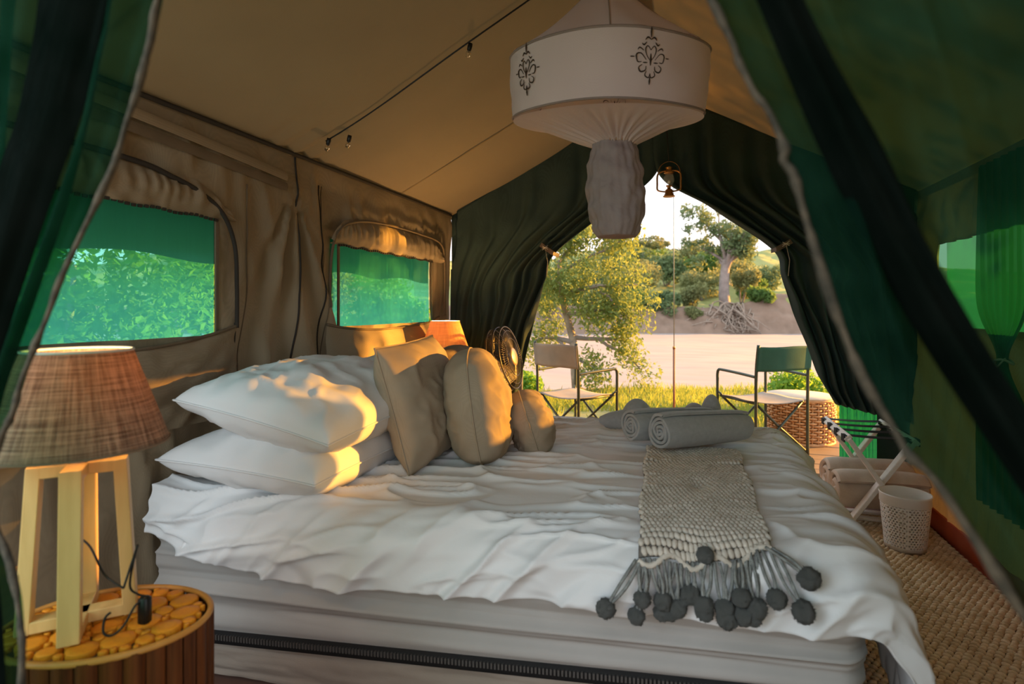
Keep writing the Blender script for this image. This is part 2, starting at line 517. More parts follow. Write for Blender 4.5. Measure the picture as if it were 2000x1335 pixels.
# --- canvas side walls
def side_wall(name, fx, holes, seed, Y0=0.12, Y1=YG + .03):
    ys = vals(Y0, Y1, .018, [h[0] for h in holes] + [h[1] for h in holes])
    zs = vals(FZ, ZE, .018, [h[2] for h in holes] + [h[3] for h in holes])
    Yg, Zg = np.meshgrid(ys, zs, indexing='ij')
    A = np.stack([fx(Yg, Zg), Yg, Zg], -1)
    nz = len(zs); F = []
    for i in range(len(ys) - 1):
        for j in range(nz - 1):
            yc, zc = (ys[i] + ys[i + 1]) / 2, (zs[j] + zs[j + 1]) / 2
            if any(h[0] < yc < h[1] and h[2] < zc < h[3] for h in holes): continue
            F.append([i * nz + j, i * nz + j + 1, (i + 1) * nz + j + 1, (i + 1) * nz + j])
    return struct(meshobj(name, A.reshape(-1, 3), F, CANVAS))

def wrink(Y, Z, seed):
    fade = np.clip((ZE - Z) / .15, 0, 1) * np.clip((Z - FZ) / .15 + .3, 0, 1)
    d = .020 * ridge(Y * 8 + Z * 1.5, Z * 1.3, seed) + .007 * fbm(Y * 15, Z * 4, seed + 3)
    # drapes that fan out of the pole sleeve at Y = 2.18
    rr = np.hypot(Y - 2.16, Z - 1.86) + .02
    an = np.arctan2(Y - 2.16, 1.86 - Z)
    m = np.exp(-((np.abs(an)) / .55) ** 4) * np.clip(rr / .25, 0, 1) * np.clip((1.86 - Z) / .1, 0, 1)
    d = d + m * .028 * np.sin(an * 19 + np.sin(rr * 5) * .8)
    return d * fade

W1 = (0.58, 1.715, 1.195, 1.645)
W2 = (2.50, 3.62, 1.20, 1.632)
wl = side_wall('wall_left', lambda Y, Z: XL - .02 * (ZE - Z) / 1.9 + wrink(Y, Z, 5), [W1, W2], 5)
W3 = (2.50, 3.62, 1.20, 1.64)
wr = side_wall('wall_right', lambda Y, Z: XR - .05 * (ZE - Z) / 1.9 - wrink(Y, Z, 9), [W3], 9)

def seam(pts, r, m=PIPING, parent=wl, name='seam'):
    P = interp(pts, np.linspace(0, 1, len(pts) * 12))
    if parent is wl:
        sf = XL - .02 * (ZE - P[:, 2]) / 1.9 + wrink(P[:, 1], P[:, 2], 5)
        P[:, 0] = np.maximum(sf + r * .5, np.where(r > .0055, P[:, 0], sf))
    return MB().tube(P, r, 6).build(name, m, parent)

sx_ = XL + .022
seam([(sx_ + .004, 2.18, 1.99), (sx_, 2.178, 1.6), (sx_, 2.17, 1.2), (sx_, 2.165, .5)], .0045)
seam([(sx_, 2.367, 1.90), (sx_, 2.367, 1.5), (sx_, 2.365, 1.0), (sx_, 2.36, .5)], .004)
seam([(sx_, 2.395, 1.90), (sx_, 2.395, 1.5), (sx_, 2.40, 1.0), (sx_, 2.40, .5)], .0025, CANVASD)
seam([(sx_, 1.797, 1.24), (sx_, 1.80, 1.0), (sx_, 1.80, .6)], .004)
seam([(sx_, 1.87, 1.80), (sx_, 1.86, 1.2), (sx_, 1.86, .6)], .003, CANVASD)
seam([(sx_ + .01, .7, 1.78), (sx_ + .01, 1.32, 1.773), (sx_ + .012, 1.503, 1.749), (sx_ + .014, 1.631, 1.712), (sx_ + .014, 1.726, 1.652),
      (sx_ + .014, 1.782, 1.54), (sx_ + .012, 1.795, 1.381), (sx_ + .01, 1.797, 1.22)], .009)
seam([(sx_ + .005, 2.405, 1.30), (sx_ + .01, 2.414, 1.55), (sx_ + .012, 2.47, 1.68), (sx_ + .014, 2.60, 1.75), (sx_ + .014, 2.889, 1.785), (sx_ + .014, 3.40, 1.785),
      (sx_ + .012, 3.72, 1.755), (sx_ + .01, 3.79, 1.62), (sx_ + .008, 3.79, 1.24)], .007, CANVASD)
seam([(sx_, .5, 1.995), (sx_, 1.5, 1.995), (sx_, 2.5, 1.995), (sx_, 3.94, 1.995)], .009)
# webbing band that slants down under the eave
for z0, z1 in ((1.935, 1.86), (1.885, 1.815)):
    g = []
    for y in np.linspace(.6, 2.1, 30):
        t = (y - .6) / 1.5
        zc = z0 + .02 - (z0 - z1) * t ** 1.5
        g.append([(sx_ + .002, y, zc - .018), (sx_ + .008, y, zc), (sx_ + .002, y, zc + .018)])
    MB().grid(g).build('webbing_band', CANVASD if z0 < 1.9 else CANVAS, wl)
# gathered hoods: a padded canvas panel round the top of each window, ruffled where the blind is rolled up
def hood(y0, y1, zt, zb, seed, nm='window_hood', par=None):
    n = 110
    ys = np.linspace(y0, y1, n); vs = np.linspace(0, 1, 16)
    Yg, Vg = np.meshgrid(ys, vs, indexing='ij')
    tt = (Yg - y0) / (y1 - y0)
    arch = 1 - np.abs(tt * 2 - 1) ** 8
    Zt = lerp(zb + .02, zt, arch)
    Zg = lerp(Zt, zb, Vg)
    ruff = np.exp(-((Vg - .35) / .3) ** 2)
    X = XL + .018 + .020 * np.sin(Vg * PI) + ruff * .007 * np.sin(Yg * 120 + 3 * np.sin(Yg * 17)) + .007 * fbm(Yg * 8, Vg * 2, seed) + .004 * ridge(Yg * 22, Vg * 2, seed + 1)
    return MB().grid(np.stack([X, Yg, Zg], -1)).build(nm, CANVAS, par)

def pane(name, W, x, m, seed, fold, sgn=1):
    ys = np.linspace(W[0] - .02, W[1] + .02, 120); zs = np.linspace(W[2] - .02, W[3] + .02, 40)
    Yg, Zg = np.meshgrid(ys, zs, indexing='ij')
    X = x + sgn * (fold * ridge(Yg * 14 + .7 * Zg, Zg * .9, seed) + fold * .5 * fbm(Yg * 30, Zg * 2, seed + 1))
    return struct(MB().grid(np.stack([X, Yg, Zg], -1)).build(name, m))

w1 = pane('window_1', W1, XL - .022, MESH, 3, .002)
w2 = pane('window_2', W2, XL - .022, MESH, 4, .008)
w3 = pane('window_3', W3, XR + .02, MESHR, 6, .003)
hood(.45, 1.79, 1.77, 1.635, 1, par=w1)
hood(2.425, 3.78, 1.78, 1.622, 2, par=w2)

def zip_edge(W, par):
    mb = MB()
    for y in np.arange(W[0], W[1], .022):
        mb.box((XL + .022, y, W[3] - .012 + .003 * math.sin(y * 40)), (.008, .013, .010))
    mb.build('zip_teeth', PIPING, par, False, kind='stuff')
    m2 = MB()
    for y in (W[0], W[1]):
        m2.bar((XL + .014, y, W[2] - .01), (XL + .014, y, W[3]), .014, .008, (1, 0, 0))
    m2.build('window_binding', CANVASD, par, False)
zip_edge(W1, w1); zip_edge(W2, w2)

# sagging canvas pocket below each window
def pocket(top, zbot, seed, par, bulge):
    n = 70; m = 36
    t = np.linspace(0, 1, n); P = interp(top, t)
    v = np.linspace(0, 1, m)
    T, V = np.meshgrid(t, v, indexing='ij')
    Yg = np.repeat(P[:, 0][:, None], m, 1); Zt = np.repeat(P[:, 1][:, None], m, 1)
    edge = 1 - np.abs(T * 2 - 1) ** 3
    Zg = lerp(Zt, zbot, V)
    X = XL + .022 + bulge * edge * (np.sin(np.clip(V * 1.25 + .12, 0, 1) * PI) ** .8) + .010 * ridge((T - .5) * 5 * (1 + V) + V * 1.5, V * 1.1, seed) * edge + .006 * fbm(T * 9, V * 6, seed)
    o = MB().grid(np.stack([X, Yg, Zg], -1)).build('window_pocket', CANVAS, par)
    MB().tube(np.stack([X[:, 0] + .002, Yg[:, 0], Zg[:, 0]], -1), .007, 6).build('pocket_hem', CANVASD, par)
    return o
pocket([(.5, 1.205), (1.1, 1.178), (1.346, 1.166), (1.599, 1.187), (1.80, 1.228)], .88, 11, w1, .045)
pocket([(2.385, 1.215), (2.55, 1.19), (2.81, 1.176), (3.211, 1.182), (3.5, 1.205), (3.70, 1.235)], .72, 12, w2, .075)

# --- roof: two canvas slopes, ridge tape, valance outside
def slope(name, xe, sgn):
    ys = np.linspace(-.05, YG + .12, 110); us = np.linspace(-.05, 1, 60)
    Yg, U = np.meshgrid(ys, us, indexing='ij')
    X = lerp(xe, XM, U); Z = lerp(ZE, ZR, U)
    sag = np.sin(np.clip(U, 0, 1) * PI) * (.025 + .012 * np.cos((Yg - 2.18) * PI / .9))
    puck = .018 * np.exp(-((Yg - 2.18) / .22) ** 2) * np.exp(-U / .12) * np.sin((Yg - 2.18) * 55)
    Z = Z - sag + puck + .005 * fbm(U * 3, Yg * 1.5, 21) + .003 * ridge(U * 7, Yg * 2, 22) * np.clip(1 - U * 1.4, 0, 1)
    return struct(MB().grid(np.stack([X, Yg, Z], -1), flip=(sgn > 0)).build(name, ROOF))
ceil_l = slope('ceiling', XL, 1)
ceil_r = slope('ceiling', 2 * XM - XL, -1)
g = [[(XM - .03, y, ZR - .028), (XM, y, ZR - .014), (XM + .03, y, ZR - .028)] for y in np.linspace(.0, YG, 30)]
MB().grid(g).build('ridge_tape', CANVASD, ceil_l)
for y in (1.18, 3.15):
    g = []
    for u in np.linspace(0, 1, 20):
        zz = lerp(ZE, ZR, u) - math.sin(u * PI) * (.025 + .012 * math.cos((y - 2.18) * PI / .9)) - .004
        g.append([(lerp(XL, XM, u), y - .006, zz), (lerp(XL, XM, u), y + .006, zz)])
    MB().grid(g).build('roof_seam', ROOF, ceil_l)
# outside valance, its shade falls across the top of the window mesh
g = [[(XL - .22, y, 1.99), (XL - .24, y, 1.7 + .02 * math.sin(y * 5)), (XL - .25, y, 1.50 + .012 * math.sin(y * 9))] for y in np.linspace(-.2, 4.1, 60)]
v1 = MB().grid(g).grid([[(XL + .02, y, 2.03), (XL - .22, y, 1.99)] for y in np.linspace(-.2, 4.1, 60)]).build('trim_1', SHADE)
struct(v1)

# --- floor, skirting, sill
fl = MB().box((-.2, 2.0, FZ - .02), (3.12, 4.35, .04)).build('floor', FLOORM, None, False)
struct(fl)
bb = MB()
bb.bar((XR - .075, .4, FZ + .055), (XR - .055, YG - .05, FZ + .055), .018, .11, (0, 0, 1), .006)
struct(bb.build('baseboard_right', REDSK))
struct(MB().bar((XL + .02, .2, FZ + .04), (XL + .02, YG, FZ + .04), .015, .08).build('baseboard_left', CANVASD, None, False))
struct(MB().box((-.2, YG + .245, FZ + .05), (3.1, .12, .11), bev=.012).build('trim_2', DECKM, None, False))

# --- far gable: fixed strips of wall round the big flaps
fw = MB()
def roofline(x): return lerp(ZE, ZR, 1 - abs(x - XM) / (XM - XL))
g = []
for x in np.linspace(XL, 2 * XM - XL, 60):
    g.append([(x, YG + .045, roofline(x) + .02), (x, YG + .045, max(roofline(x) - .16, 1.0))])
fw.grid(g)
fw.grid([[(XL, YG + .05, z), (XL + .2, YG + .05, z)] for z in np.linspace(FZ, 2.05, 12)])
fw.grid([[(1.13, YG + .05, z), (XR + .03, YG + .05, z)] for z in np.linspace(FZ, 2.05, 12)])
fw = struct(solid(fw.build('wall_far', SHADE), .006))
w4 = pane('window_4', (0, 1, 0, 1), 0, mat('emerald_mesh', (0.01, 0.25, 0.14), nscale=25, weave=0.35, wscale=5200, transl=0.25, tcol=(0.01, 0.20, 0.12), clear=0.2, ccol=(0.06, .6, 0.34)), 31, .003)
for v in w4.data.vertices:
    y, z = v.co.y, v.co.z
    v.co = (.93 + y * .22, YG + .06 + v.co.x, FZ + .16 + z * .42)

nw = MB()
for xa, xb in ((XL, XL + .12), (.70, XR)):
    nw.grid([[(x, .54 + .01 * math.sin(x * 60), z) for z in np.linspace(FZ, roofline(x) - .03, 30)] for x in np.linspace(xa, xb, 24)])
nw.grid([[(x, .54 + .01 * math.sin(x * 60), z) for z in np.linspace(2.05, max(2.06, roofline(x) - .03), 10)] for x in np.linspace(XL + .12, .70, 60)])
struct(solid(nw.build('wall_near', SHADE), .004))

# --- ground: tent site, dry river, far bank (one frame along the view down the river crossing)
ct, st = math.cos(R(17.176)), math.sin(R(17.176))
def fr(t, s): return t * ct - s * st, t * st + s * ct      # (across, ahead) -> world x, y
def land(name, t0, t1, s0, s1, nt_, ns_, hf, m, sp=1.0):
    ts = np.linspace(t0, t1, nt_); ss = s0 + (s1 - s0) * np.linspace(0, 1, ns_) ** sp
    T, S = np.meshgrid(ts, ss, indexing='ij')
    X, Y = fr(T, S)
    return struct(MB().grid(np.stack([X, Y, hf(T, S)], -1), flip=True).build(name, m))
def h_near(T, S):
    e = 8.6 + .5 * fbm(T * .3, T * 0, 41)
    k = np.clip((S - e) / 1.8, 0, 1); k = k * k * (3 - 2 * k)
    return .02 + .03 * fbm(T * .8, S * .8, 42) * np.clip((S - 5.5) / 1.5, 0, 1) - 1.62 * k
land('ground', -45, 45, -25, 11.0, 180, 160, h_near, TURF)
def h_river(T, S): return -1.5 + .07 * fbm(T * .12, S * .3, 43) + .03 * ridge(T * .3, S * .9, 44)
land('riverbed', -90, 90, 10.2, 63, 200, 150, h_river, SAND)
def h_bank(T, S):
    e = 60.5 + 1.2 * fbm(T * .15, T * 0, 45)
    k = np.clip((S - e) / (2.2 + 2.5 * (T < 24)), 0, 1)
    top = 1.2 + .9 * np.clip((T - 24) / 5, 0, 1) + .5 * fbm(T * .2, S * .2, 46)
    rise = np.clip((S - 66) / 80, 0, 1.2)
    return -1.6 + (top + 1.6) * (k ** .7) + rise * 11.5 * (1 + .25 * fbm(T * .04, S * .03, 47)) + .25 * fbm(T * .8, S * .8, 48) * k
land('far_bank', -90, 110, 58.5, 190, 260, 140, h_bank, HILL, 1.6)
def h_cliff(T, S):
    k = np.clip((S - 59.7) / 3.2, 0, 1)
    return -1.6 + (3.1 + .9 * np.clip((T - 24) / 5, 0, 1) + .5 * fbm(T * .2, S * .2, 46)) * k ** .8 + .35 * fbm(T * .9, S * 1.2, 49) * np.sin(k * PI)
land('river_cliff', -90, 110, 59.3, 63.2, 520, 26, h_cliff, BANK)

# --- deck outside
deck = struct(MB().box((-.1, 5.2, .035), (4.6, 1.7, .05)).build('deck', WICKD, None, False))
pm = None
for k in range(11):
    y = 4.42 + k * .152
    if pm is None:
        o = MB().box((0, 0, 0), (4.6, .146, .045), bev=.004).build('plank', DECKM, deck, False); pm = o
    else:
        o = pm.copy(); COL.objects.link(o)
    o.parent = deck
    o.location = (-.1 + .03 * math.sin(k * 5), y, .082 + .002 * math.sin(k * 3))

# ================================================================== PLANTS OUTSIDE
rng = np.random.default_rng(7)
def at_fr(t, s):
    x, y = fr(t, s)
    return x, y
def hz(t, s):
    return float(h_bank(np.array([[t]], float), np.array([[s]], float))[0, 0]) if s > 59 else float(h_near(np.array([[t]], float), np.array([[s]], float))[0, 0])

def bush(name, label, t, s, wd, ht, m, n, lsize, group=None, z=None, seed=0, cat='bush', stems=True):
    rg = np.random.default_rng(100 + seed)
    x, y = fr(t, s)
    z = hz(t, s) if z is None else z
    o = thing(name, label, cat, (x, y, z), 0, group)
    k = 9
    c = np.stack([np.clip(rg.normal(0, wd * .20, k), -wd * .27, wd * .27), np.clip(rg.normal(0, wd * .18, k), -wd * .24, wd * .24), ht * (.30 + .42 * rg.random(k))], 1)
    r = np.minimum(ht * (.20 + .16 * rg.random(k)) + wd * .05, wd * .21)
    V, F = leafcloud(c, r, n, lsize, rg, shell=.35)
    V = V[:]; V[:, 2] = np.maximum(V[:, 2], .0)
    meshobj('foliage', V, F, m, o, False, 'stuff')
    if stems:
        mb = MB()
        for i in range(5):
            q = c[i]
            mb.tube(interp([(q[0] * .1, q[1] * .1, -.15), (q[0] * .5, q[1] * .5, q[2] * .5), tuple(q)], np.linspace(0, 1, 7)), np.linspace(.022, .006, 7) * max(1, ht), 5)
        mb.build('stem', BARKG, o)
    return o

# the tree on the near bank whose branches hang in the doorway
def branch(mb, p0, p1, r0, r1, rg, sag=.0, n=9, wob=.06):
    p0, p1 = np.array(p0, float), np.array(p1, float)
    L = np.linalg.norm(p1 - p0)
    pts = [p0 + (p1 - p0) * t for t in np.linspace(0, 1, 4)]
    for i in (1, 2): pts[i] = pts[i] + rg.normal(0, wob * L, 3) + np.array((0, 0, sag * L))
    P = interp(pts, np.linspace(0, 1, n))
    mb.tube(P, np.linspace(r0, r1, n), 7)
    return P
rg = np.random.default_rng(3)
nt_o = thing('river_tree', 'yellow green tree with bent pale trunk on the near bank behind the tan chair', 'tree', (-1.62, 8.75, 0.0))
b0 = np.array((-1.62, 8.75, 0.0))
mb = MB()
tr = mb.tube(interp([(0.0, 0, -.2), (-.05, .0, .35), (-.10, .08, .8), (-.24, .1, 1.3), (-.30, .05, 1.75), (-.30, 0, 2.05)], np.linspace(0, 1, 26)), np.linspace(.085, .030, 26), 10)
mb.build('trunk', BARK, nt_o)
tips = []
br = MB()
for (a, b, r0) in [((-.26, .1, 1.5), (.9, .1, 1.65), .045), ((-.12, .08, .85), (.75, .2, .75), .05), ((-.2, .1, 1.2), (.45, .0, 1.25), .04), ((-.30, .05, 1.85), (.7, .2, 2.4), .03),
                   ((-.05, 0, .4), (-.65, .1, .95), .04), ((-.1, .05, .75), (-.9, .2, .72), .045), ((-.3, .1, 1.7), (-.9, .0, 2.1), .04), ((.3, .15, .8), (.95, .1, .35), .03), ((-.30, .0, 2.0), (.2, .3, 2.9), .03), ((.35, .0, 1.55), (.85, .0, 1.1), .025), ((-.1, .05, .6), (.35, -.1, .3), .03)]:
    P = branch(br, a, b, r0, .012, rg, .04)
    tips += [P[-1], P[-3], P[5]]
br.build('branch', BARKG, nt_o)
cs = np.array(tips) + rg.normal(0, .10, (len(tips), 3))
rs = .20 + .16 * rg.random(len(cs))
more = np.stack([rg.uniform(-.7, .95, 26), rg.uniform(-.35, .45, 26), rg.uniform(1.0, 2.6, 26)], 1)
cs = np.concatenate([cs, more, np.stack([rg.uniform(-.75, .3, 22), rg.uniform(-.55, .0, 22), rg.uniform(1.25, 2.9, 22)], 1)]); rs = np.concatenate([rs, .20 + .12 * rg.random(48)])
V, F = leafcloud(cs, rs, 15000, .036, rg, shell=.1, drop=.7)
meshobj('foliage', V, F, LEAFY, nt_o, False, 'stuff')

# big tree on the far bank, roots tangled down the cliff
fx, fy = fr(24.2, 64.0)
ft = thing('fig_tree', 'tall open crowned tree with tangled pale roots on the far river bank', 'tree', (fx, fy, 1.3))
mb = MB(); rg = np.random.default_rng(12)
mb.tube(interp([(.2, 0, -2.4), (.1, 0, -.6), (-.1, 0, 1.6), (.0, 0, 4.2), (.25, 0, 5.6)], np.linspace(0, 1, 20)), np.linspace(.75, .40, 20), 10)
mb.build('trunk', BARKG, ft)
br = MB(); tips = []
for k in range(15):
    a = rg.uniform(0, 2 * PI); el = rg.uniform(.15, 1.3); L = rg.uniform(3.0, 5.2)
    a0 = np.array((.1, 0, rg.uniform(3.6, 5.4)))
    P = branch(br, a0, a0 + L * np.array((math.cos(a) * math.cos(el), math.sin(a) * math.cos(el) * .6, math.sin(el) * 1.15)), .26, .05, rg, .05)
    tips += [P[-1], P[5], P[-3]]
br.build('branch', BARKG, ft)
cs = np.array(tips) + rg.normal(0, .35, (len(tips), 3))
cs = np.concatenate([cs, np.stack([rg.uniform(-4.3, -1.5, 8), rg.uniform(-1, 1, 8), rg.uniform(5, 11.5, 8)], 1)])
V, F = leafcloud(cs, .55 + .6 * rg.random(len(cs)), 6500, .22, rg, shell=.15)
meshobj('foliage', V, F, LEAFD, ft, False, 'stuff')
rt = MB()
for k in range(110):
    a = rg.uniform(-4.2, 3.4); zb = rg.uniform(-2.9, -2.2)
    p0 = (rg.normal(.2, .9), -.9 - rg.random() * .9, rg.uniform(-1.4, .5)); p1 = (a + rg.normal(0, .5), -3.6 - rg.random() * 1.2, zb)
    branch(rt, p0, p1, rg.uniform(.05, .13), .035, rg, .02, 8, .12)
rt.build('root', BARK, ft, kind='stuff')

# bushes along the far bank and up the slope, largest in view first
spots = [  # across, ahead, width, height, material, label
    (3.0, 63, 6, 4.0, LEAFD, 'dull green bush behind the near tree at the foot of the far slope'),
    (8.5, 64, 6, 4.2, LEAFD, 'dark green bush on the far bank beyond the hanging net'),
    (13.0, 63.5, 5, 3.6, LEAFG, 'low green bush on the far bank right of the near tree'),
    (17.0, 63, 4.5, 3.6, LEAFD, 'bush with grey twigs overhanging the dry river below the thin pole'),
    (20.4, 64.5, 4, 4.2, LEAFO, 'olive bush left of the tall tree trunk'),
    (26.8, 66, 4.5, 5.2, LEAFO, 'yellowish bush right beside the tall tree trunk'),
    (29.5, 69, 4, 3.2, LEAFG, 'green bush above the bare sandy cliff'),
    (32.5, 72, 5, 4.0, LEAFD, 'grey green bush at the right end of the far slope'),
    (16.5, 76, 8, 5.0, LEAFO, 'olive bush higher on the slope behind the thin pole'),
    (22.5, 82, 7, 5.0, LEAFD, 'dull bush on the slope behind the tall tree'),
    (28.5, 84, 8, 4.4, LEAFG, 'round bush near the skyline right of the tall tree'),
    (35.0, 92, 9, 5.0, LEAFD, 'distant bush on the skyline beside the curtain edge'),
    (10.0, 86, 9, 6.0, LEAFD, 'broad bush on the slope above the near tree'),
    (18.0, 104, 10, 6.4, LEAFD, 'distant bush on the skyline right of the hanging net'),
    (26.0, 110, 11, 6.0, LEAFG, 'distant bush on the skyline behind the tall crown'),
    (2.0, 92, 10, 6.0, LEAFO, 'distant bush on the slope hidden behind the near tree'),
    (41.0, 108, 11, 6.0, LEAFD, 'distant bush beyond the right edge of the opening'),
    (4.8, 61.6, 3.2, 1.9, LEAFD, 'low scrub at the water line behind the near tree'),
    (8.0, 61.4, 3.4, 2.2, LEAFO, 'low olive scrub on the cliff beyond the hanging net'),
    (11.2, 61.7, 3.4, 2.4, LEAFD, 'low dull scrub on the cliff edge left of the thin pole'),
    (14.4, 61.5, 3.2, 2.0, LEAFG, 'low green scrub on the cliff edge at the thin pole'),
    (17.6, 61.6, 3.4, 2.3, LEAFD, 'low grey green scrub on the cliff edge right of the thin pole'),
    (20.0, 61.9, 2.4, 1.9, LEAFO, 'low olive scrub beside the tangled roots'),
    (27.6, 62.8, 3.4, 2.2, LEAFG, 'low green scrub on the cliff right of the tangled roots'),
    (14.8, 70, 6, 4.6, LEAFD, 'rounded bush in the second row behind the thin pole'),
    (19.2, 71, 6, 4.8, LEAFG, 'green bush in the second row left of the tall tree'),
    (9.8, 73, 7, 5.0, LEAFD, 'dull bush in the second row beyond the hanging net'),
    (24.6, 73, 6, 4.2, LEAFO, 'olive bush in the second row behind the tall trunk'),
    (30.2, 77, 6, 4.0, LEAFO, 'olive bush in the second row above the sandy cliff'),
    (20.5, 92, 9, 5.0, LEAFD, 'broad bush below the flat topped tree'),
    (30.8, 98, 10, 5.4, LEAFO, 'broad olive bush near the skyline right of the tall tree'),
    (13.5, 94, 9, 5.6, LEAFD, 'broad bush high on the slope behind the thin pole'),
    (33.5, 64.5, 3.5, 1.4, LEAFG, 'small green clump on top of the sandy cliff'),
]
placed = []
for i, (t, s, wd, ht, m, lb) in enumerate(spots):
    while any(math.hypot(t - a, s - b) < .40 * (wd + c) for a, b, c in placed) and s < 150:
        s += .5
    placed.append((t, s, wd))
    bush('far_bush', lb, t, s, wd, ht, m, 2600, .20 if s < 80 else .28, 'bushes across the river', seed=i)
# crown tree on the skyline
ft2 = thing('acacia_tree', 'flat topped brownish tree on the skyline right of the hanging net', 'tree', (*fr(22.2, 96), hz(22.2, 96)))
mb = MB(); rg = np.random.default_rng(15)
mb.tube([(0, 0, -.5), (.1, 0, 2), (0, 0, 5.2)], [.35, .28, .2], 8).build('trunk', BARKG, ft2)
c = np.stack([rg.uniform(-3.6, 3.6, 16), rg.uniform(-2, 2, 16), rg.uniform(4.8, 6.6, 16)], 1)
V, F = leafcloud(c, .6 + .5 * rg.random(16), 2600, .22, rg, squash=(1.3, 1, .45))
meshobj('foliage', V, F, LEAFO, ft2, False, 'stuff')

# greenery close to the deck
bush('leafy_shrub', 'bright green leafy shrub behind the green chair', 3.45, 6.75, .95, .62, LEAFB, 2600, .035, z=0.0, seed=41, cat='shrub')
bush('leafy_shrub', 'small bright shrub at the foot of the near tree behind the tan chair', .15, 7.6, .8, .42, LEAFB, 1700, .035, z=0.0, seed=42, cat='shrub')
# shrubs and trees outside the net windows in the left wall
for i, (x, y, wd, ht, m, lb) in enumerate([
        (-4.9, 3.3, 2.6, 2.5, LEAFB, 'green bush seen through the nearer net window'), (-6.0, 5.9, 2.6, 2.7, LEAFB, 'green bush outside between the two net windows'),
        (-4.6, 7.9, 2.3, 2.2, LEAFB, 'green bush seen through the farther net window'), (-8.4, 3.6, 3.4, 3.4, LEAFO, 'taller bush behind the one at the nearer net window'),
        (-6.9, 9.6, 3.2, 3.0, LEAFO, 'taller bush outside the farther net window')]):
    t_, s_ = x * ct + y * st, -x * st + y * ct
    bush('outside_bush', lb, t_, s_, wd, ht, m, 6500, .05, 'bushes outside the net windows', z=0.0, seed=60 + i)

# grass on the bank: one mass of blades
n = 26000
rg = np.random.default_rng(5)
T = rg.uniform(-3.2, 5.2, n); S = 5.6 + 3.2 * rg.random(n) ** 1.2
keep = (fbm(T * 1.1, S * 1.1, 52) + .25 * rg.normal(size=n)) > -.05
X, Y = fr(T, S); keep &= (X > -3.3) & ~((Y < 6.15) & (np.abs(X + .1) < 2.4))
T, S, X, Y = T[keep], S[keep], X[keep], Y[keep]; n = len(T)
Z = h_near(T, S); h = .04 + .10 * rg.random(n) * (1 + .6 * fbm(T, S, 53))
a = rg.uniform(0, 2 * PI, n); lean = rg.normal(0, .35, (n, 2)) * h[:, None]
wv = .007 + .004 * rg.random(n)
p = np.stack([X, Y, Z], 1); du = np.stack([np.cos(a) * wv, np.sin(a) * wv, np.zeros(n)], 1)
tip = p + np.stack([lean[:, 0], lean[:, 1], h], 1)
V = np.stack([p - du, p + du, tip + du * .15, tip - du * .15], 1).reshape(-1, 3)
go = meshobj('grass', V, np.arange(4 * n).reshape(n, 4), GRASS, None, False, 'stuff')
tag(go, 'sunny yellow green grass on the bank behind the camp chairs', 'grass')

# ================================================================== CURTAINS
def flap(inner, xo, zbot_o, sgn, seed, y=YG - .02, nfold=8, amp=.032):
    """cloth between the roof line / outer wall edge and an inner edge that is pulled aside to a tie"""
    nv, nu = 110, 130
    v = np.linspace(0, 1, nv); IN = interp(inner, v)
    us = np.linspace(0, 1, nu)
    A = np.zeros((nv, nu, 3))
    for i in range(nv):
        zo = lerp(ZE - .005, zbot_o, v[i]) if v[i] > 0 else ZE - .005
        xi, zi = IN[i]
        X = lerp(xo, xi, us)
        Zr = lerp(ZE - .005, inner[0][1], us)                      # roof line
        k = v[i]
        Z = lerp(zo, zi, us ** (1.0))
        A[i, :, 0] = X; A[i, :, 2] = Z
    U, Vv = np.meshgrid(us, v)
    Ug = U + .05 * fbm(U * 3, Vv * 3, seed)
    amp_v = amp * np.clip(Vv / .12, 0, 1) * (0.35 + .65 * np.clip(U * 1.4, 0, 1))
    A[..., 1] = y + amp_v * (np.sin(2 * PI * (Ug ** 1.25 * nfold)) + .5 * np.sin(2 * PI * (Ug * nfold * 1.7 + Vv * 1.2)) * .6) + .014 * ridge(U * 6 + Vv, Vv * 5, seed + 2) * np.clip(Vv / .1, 0, 1) - .05 * np.sin(U * PI) * Vv
    return A

innerL = [(XM, ZR - .03), (XM + .003, 2.225), (-.54, 1.945), (-.885, 1.685), (-.955, 1.50), (-1.04, 1.26), (-1.10, 1.0), (-1.17, .70), (-1.20, .40), (-1.215, .13)]
innerR = [(XM, ZR - .03), (XM - .003, 2.225), (.17, 1.950), (.530, 1.678), (.585, 1.50), (.655, 1.26), (.735, 1.05), (.80, .86), (.89, .70)]
cl = thing('door_curtain', 'dark green shade cloth curtain tied back on the lamp side of the far opening', 'curtain', (XL + .3, YG, FZ))
A = flap(innerL, XL + .012, FZ + .02, 1, 61)
MB().grid(A).build('curtain_cloth', SHADE, cl, loc=None).location = (-(XL + .3), -YG, -FZ)
cr = thing('door_curtain', 'dark green shade cloth curtain tied back on the luggage rack side of the far opening', 'curtain', (XR - .3, YG, FZ))
A2 = flap(innerR, XR - .012, .60, -1, 64)
MB().grid(A2, flip=True).build('curtain_cloth', SHADE, cr).location = (-(XR - .3), -YG, -FZ)
for o in (cl, cr):
    solid(o.children[0], .004)
def tie(root, a, b, c):
    off = Vector(root.location)
    mb = MB().bar(Vector(a) - off, Vector(b) - off, .004, .030, (0, 0, 1)).bar(Vector(b) - off, Vector(c) - off, .004, .026, (0, 0, 1))
    t = mb.build('tie_strap', LEATHER, root, False)
    m2 = MB()
    p = (np.array(a) * .6 + np.array(b) * .4) - np.array(off) + np.array((0, -.008, 0))
    for k in (-1, 0, 1):
        m2.tube([p + np.array((-.02, -.004, .014 * k)), p + np.array((.02, -.006, -.014 * k + .004))], .0022, 5)
    m2.tube([p + np.array((.0, -.004, .0)), p + np.array((.02, -.012, -.10)), p + np.array((.012, -.01, -.2))], .0016, 5)
    m2.build('tie_cord', WHITEC, t)
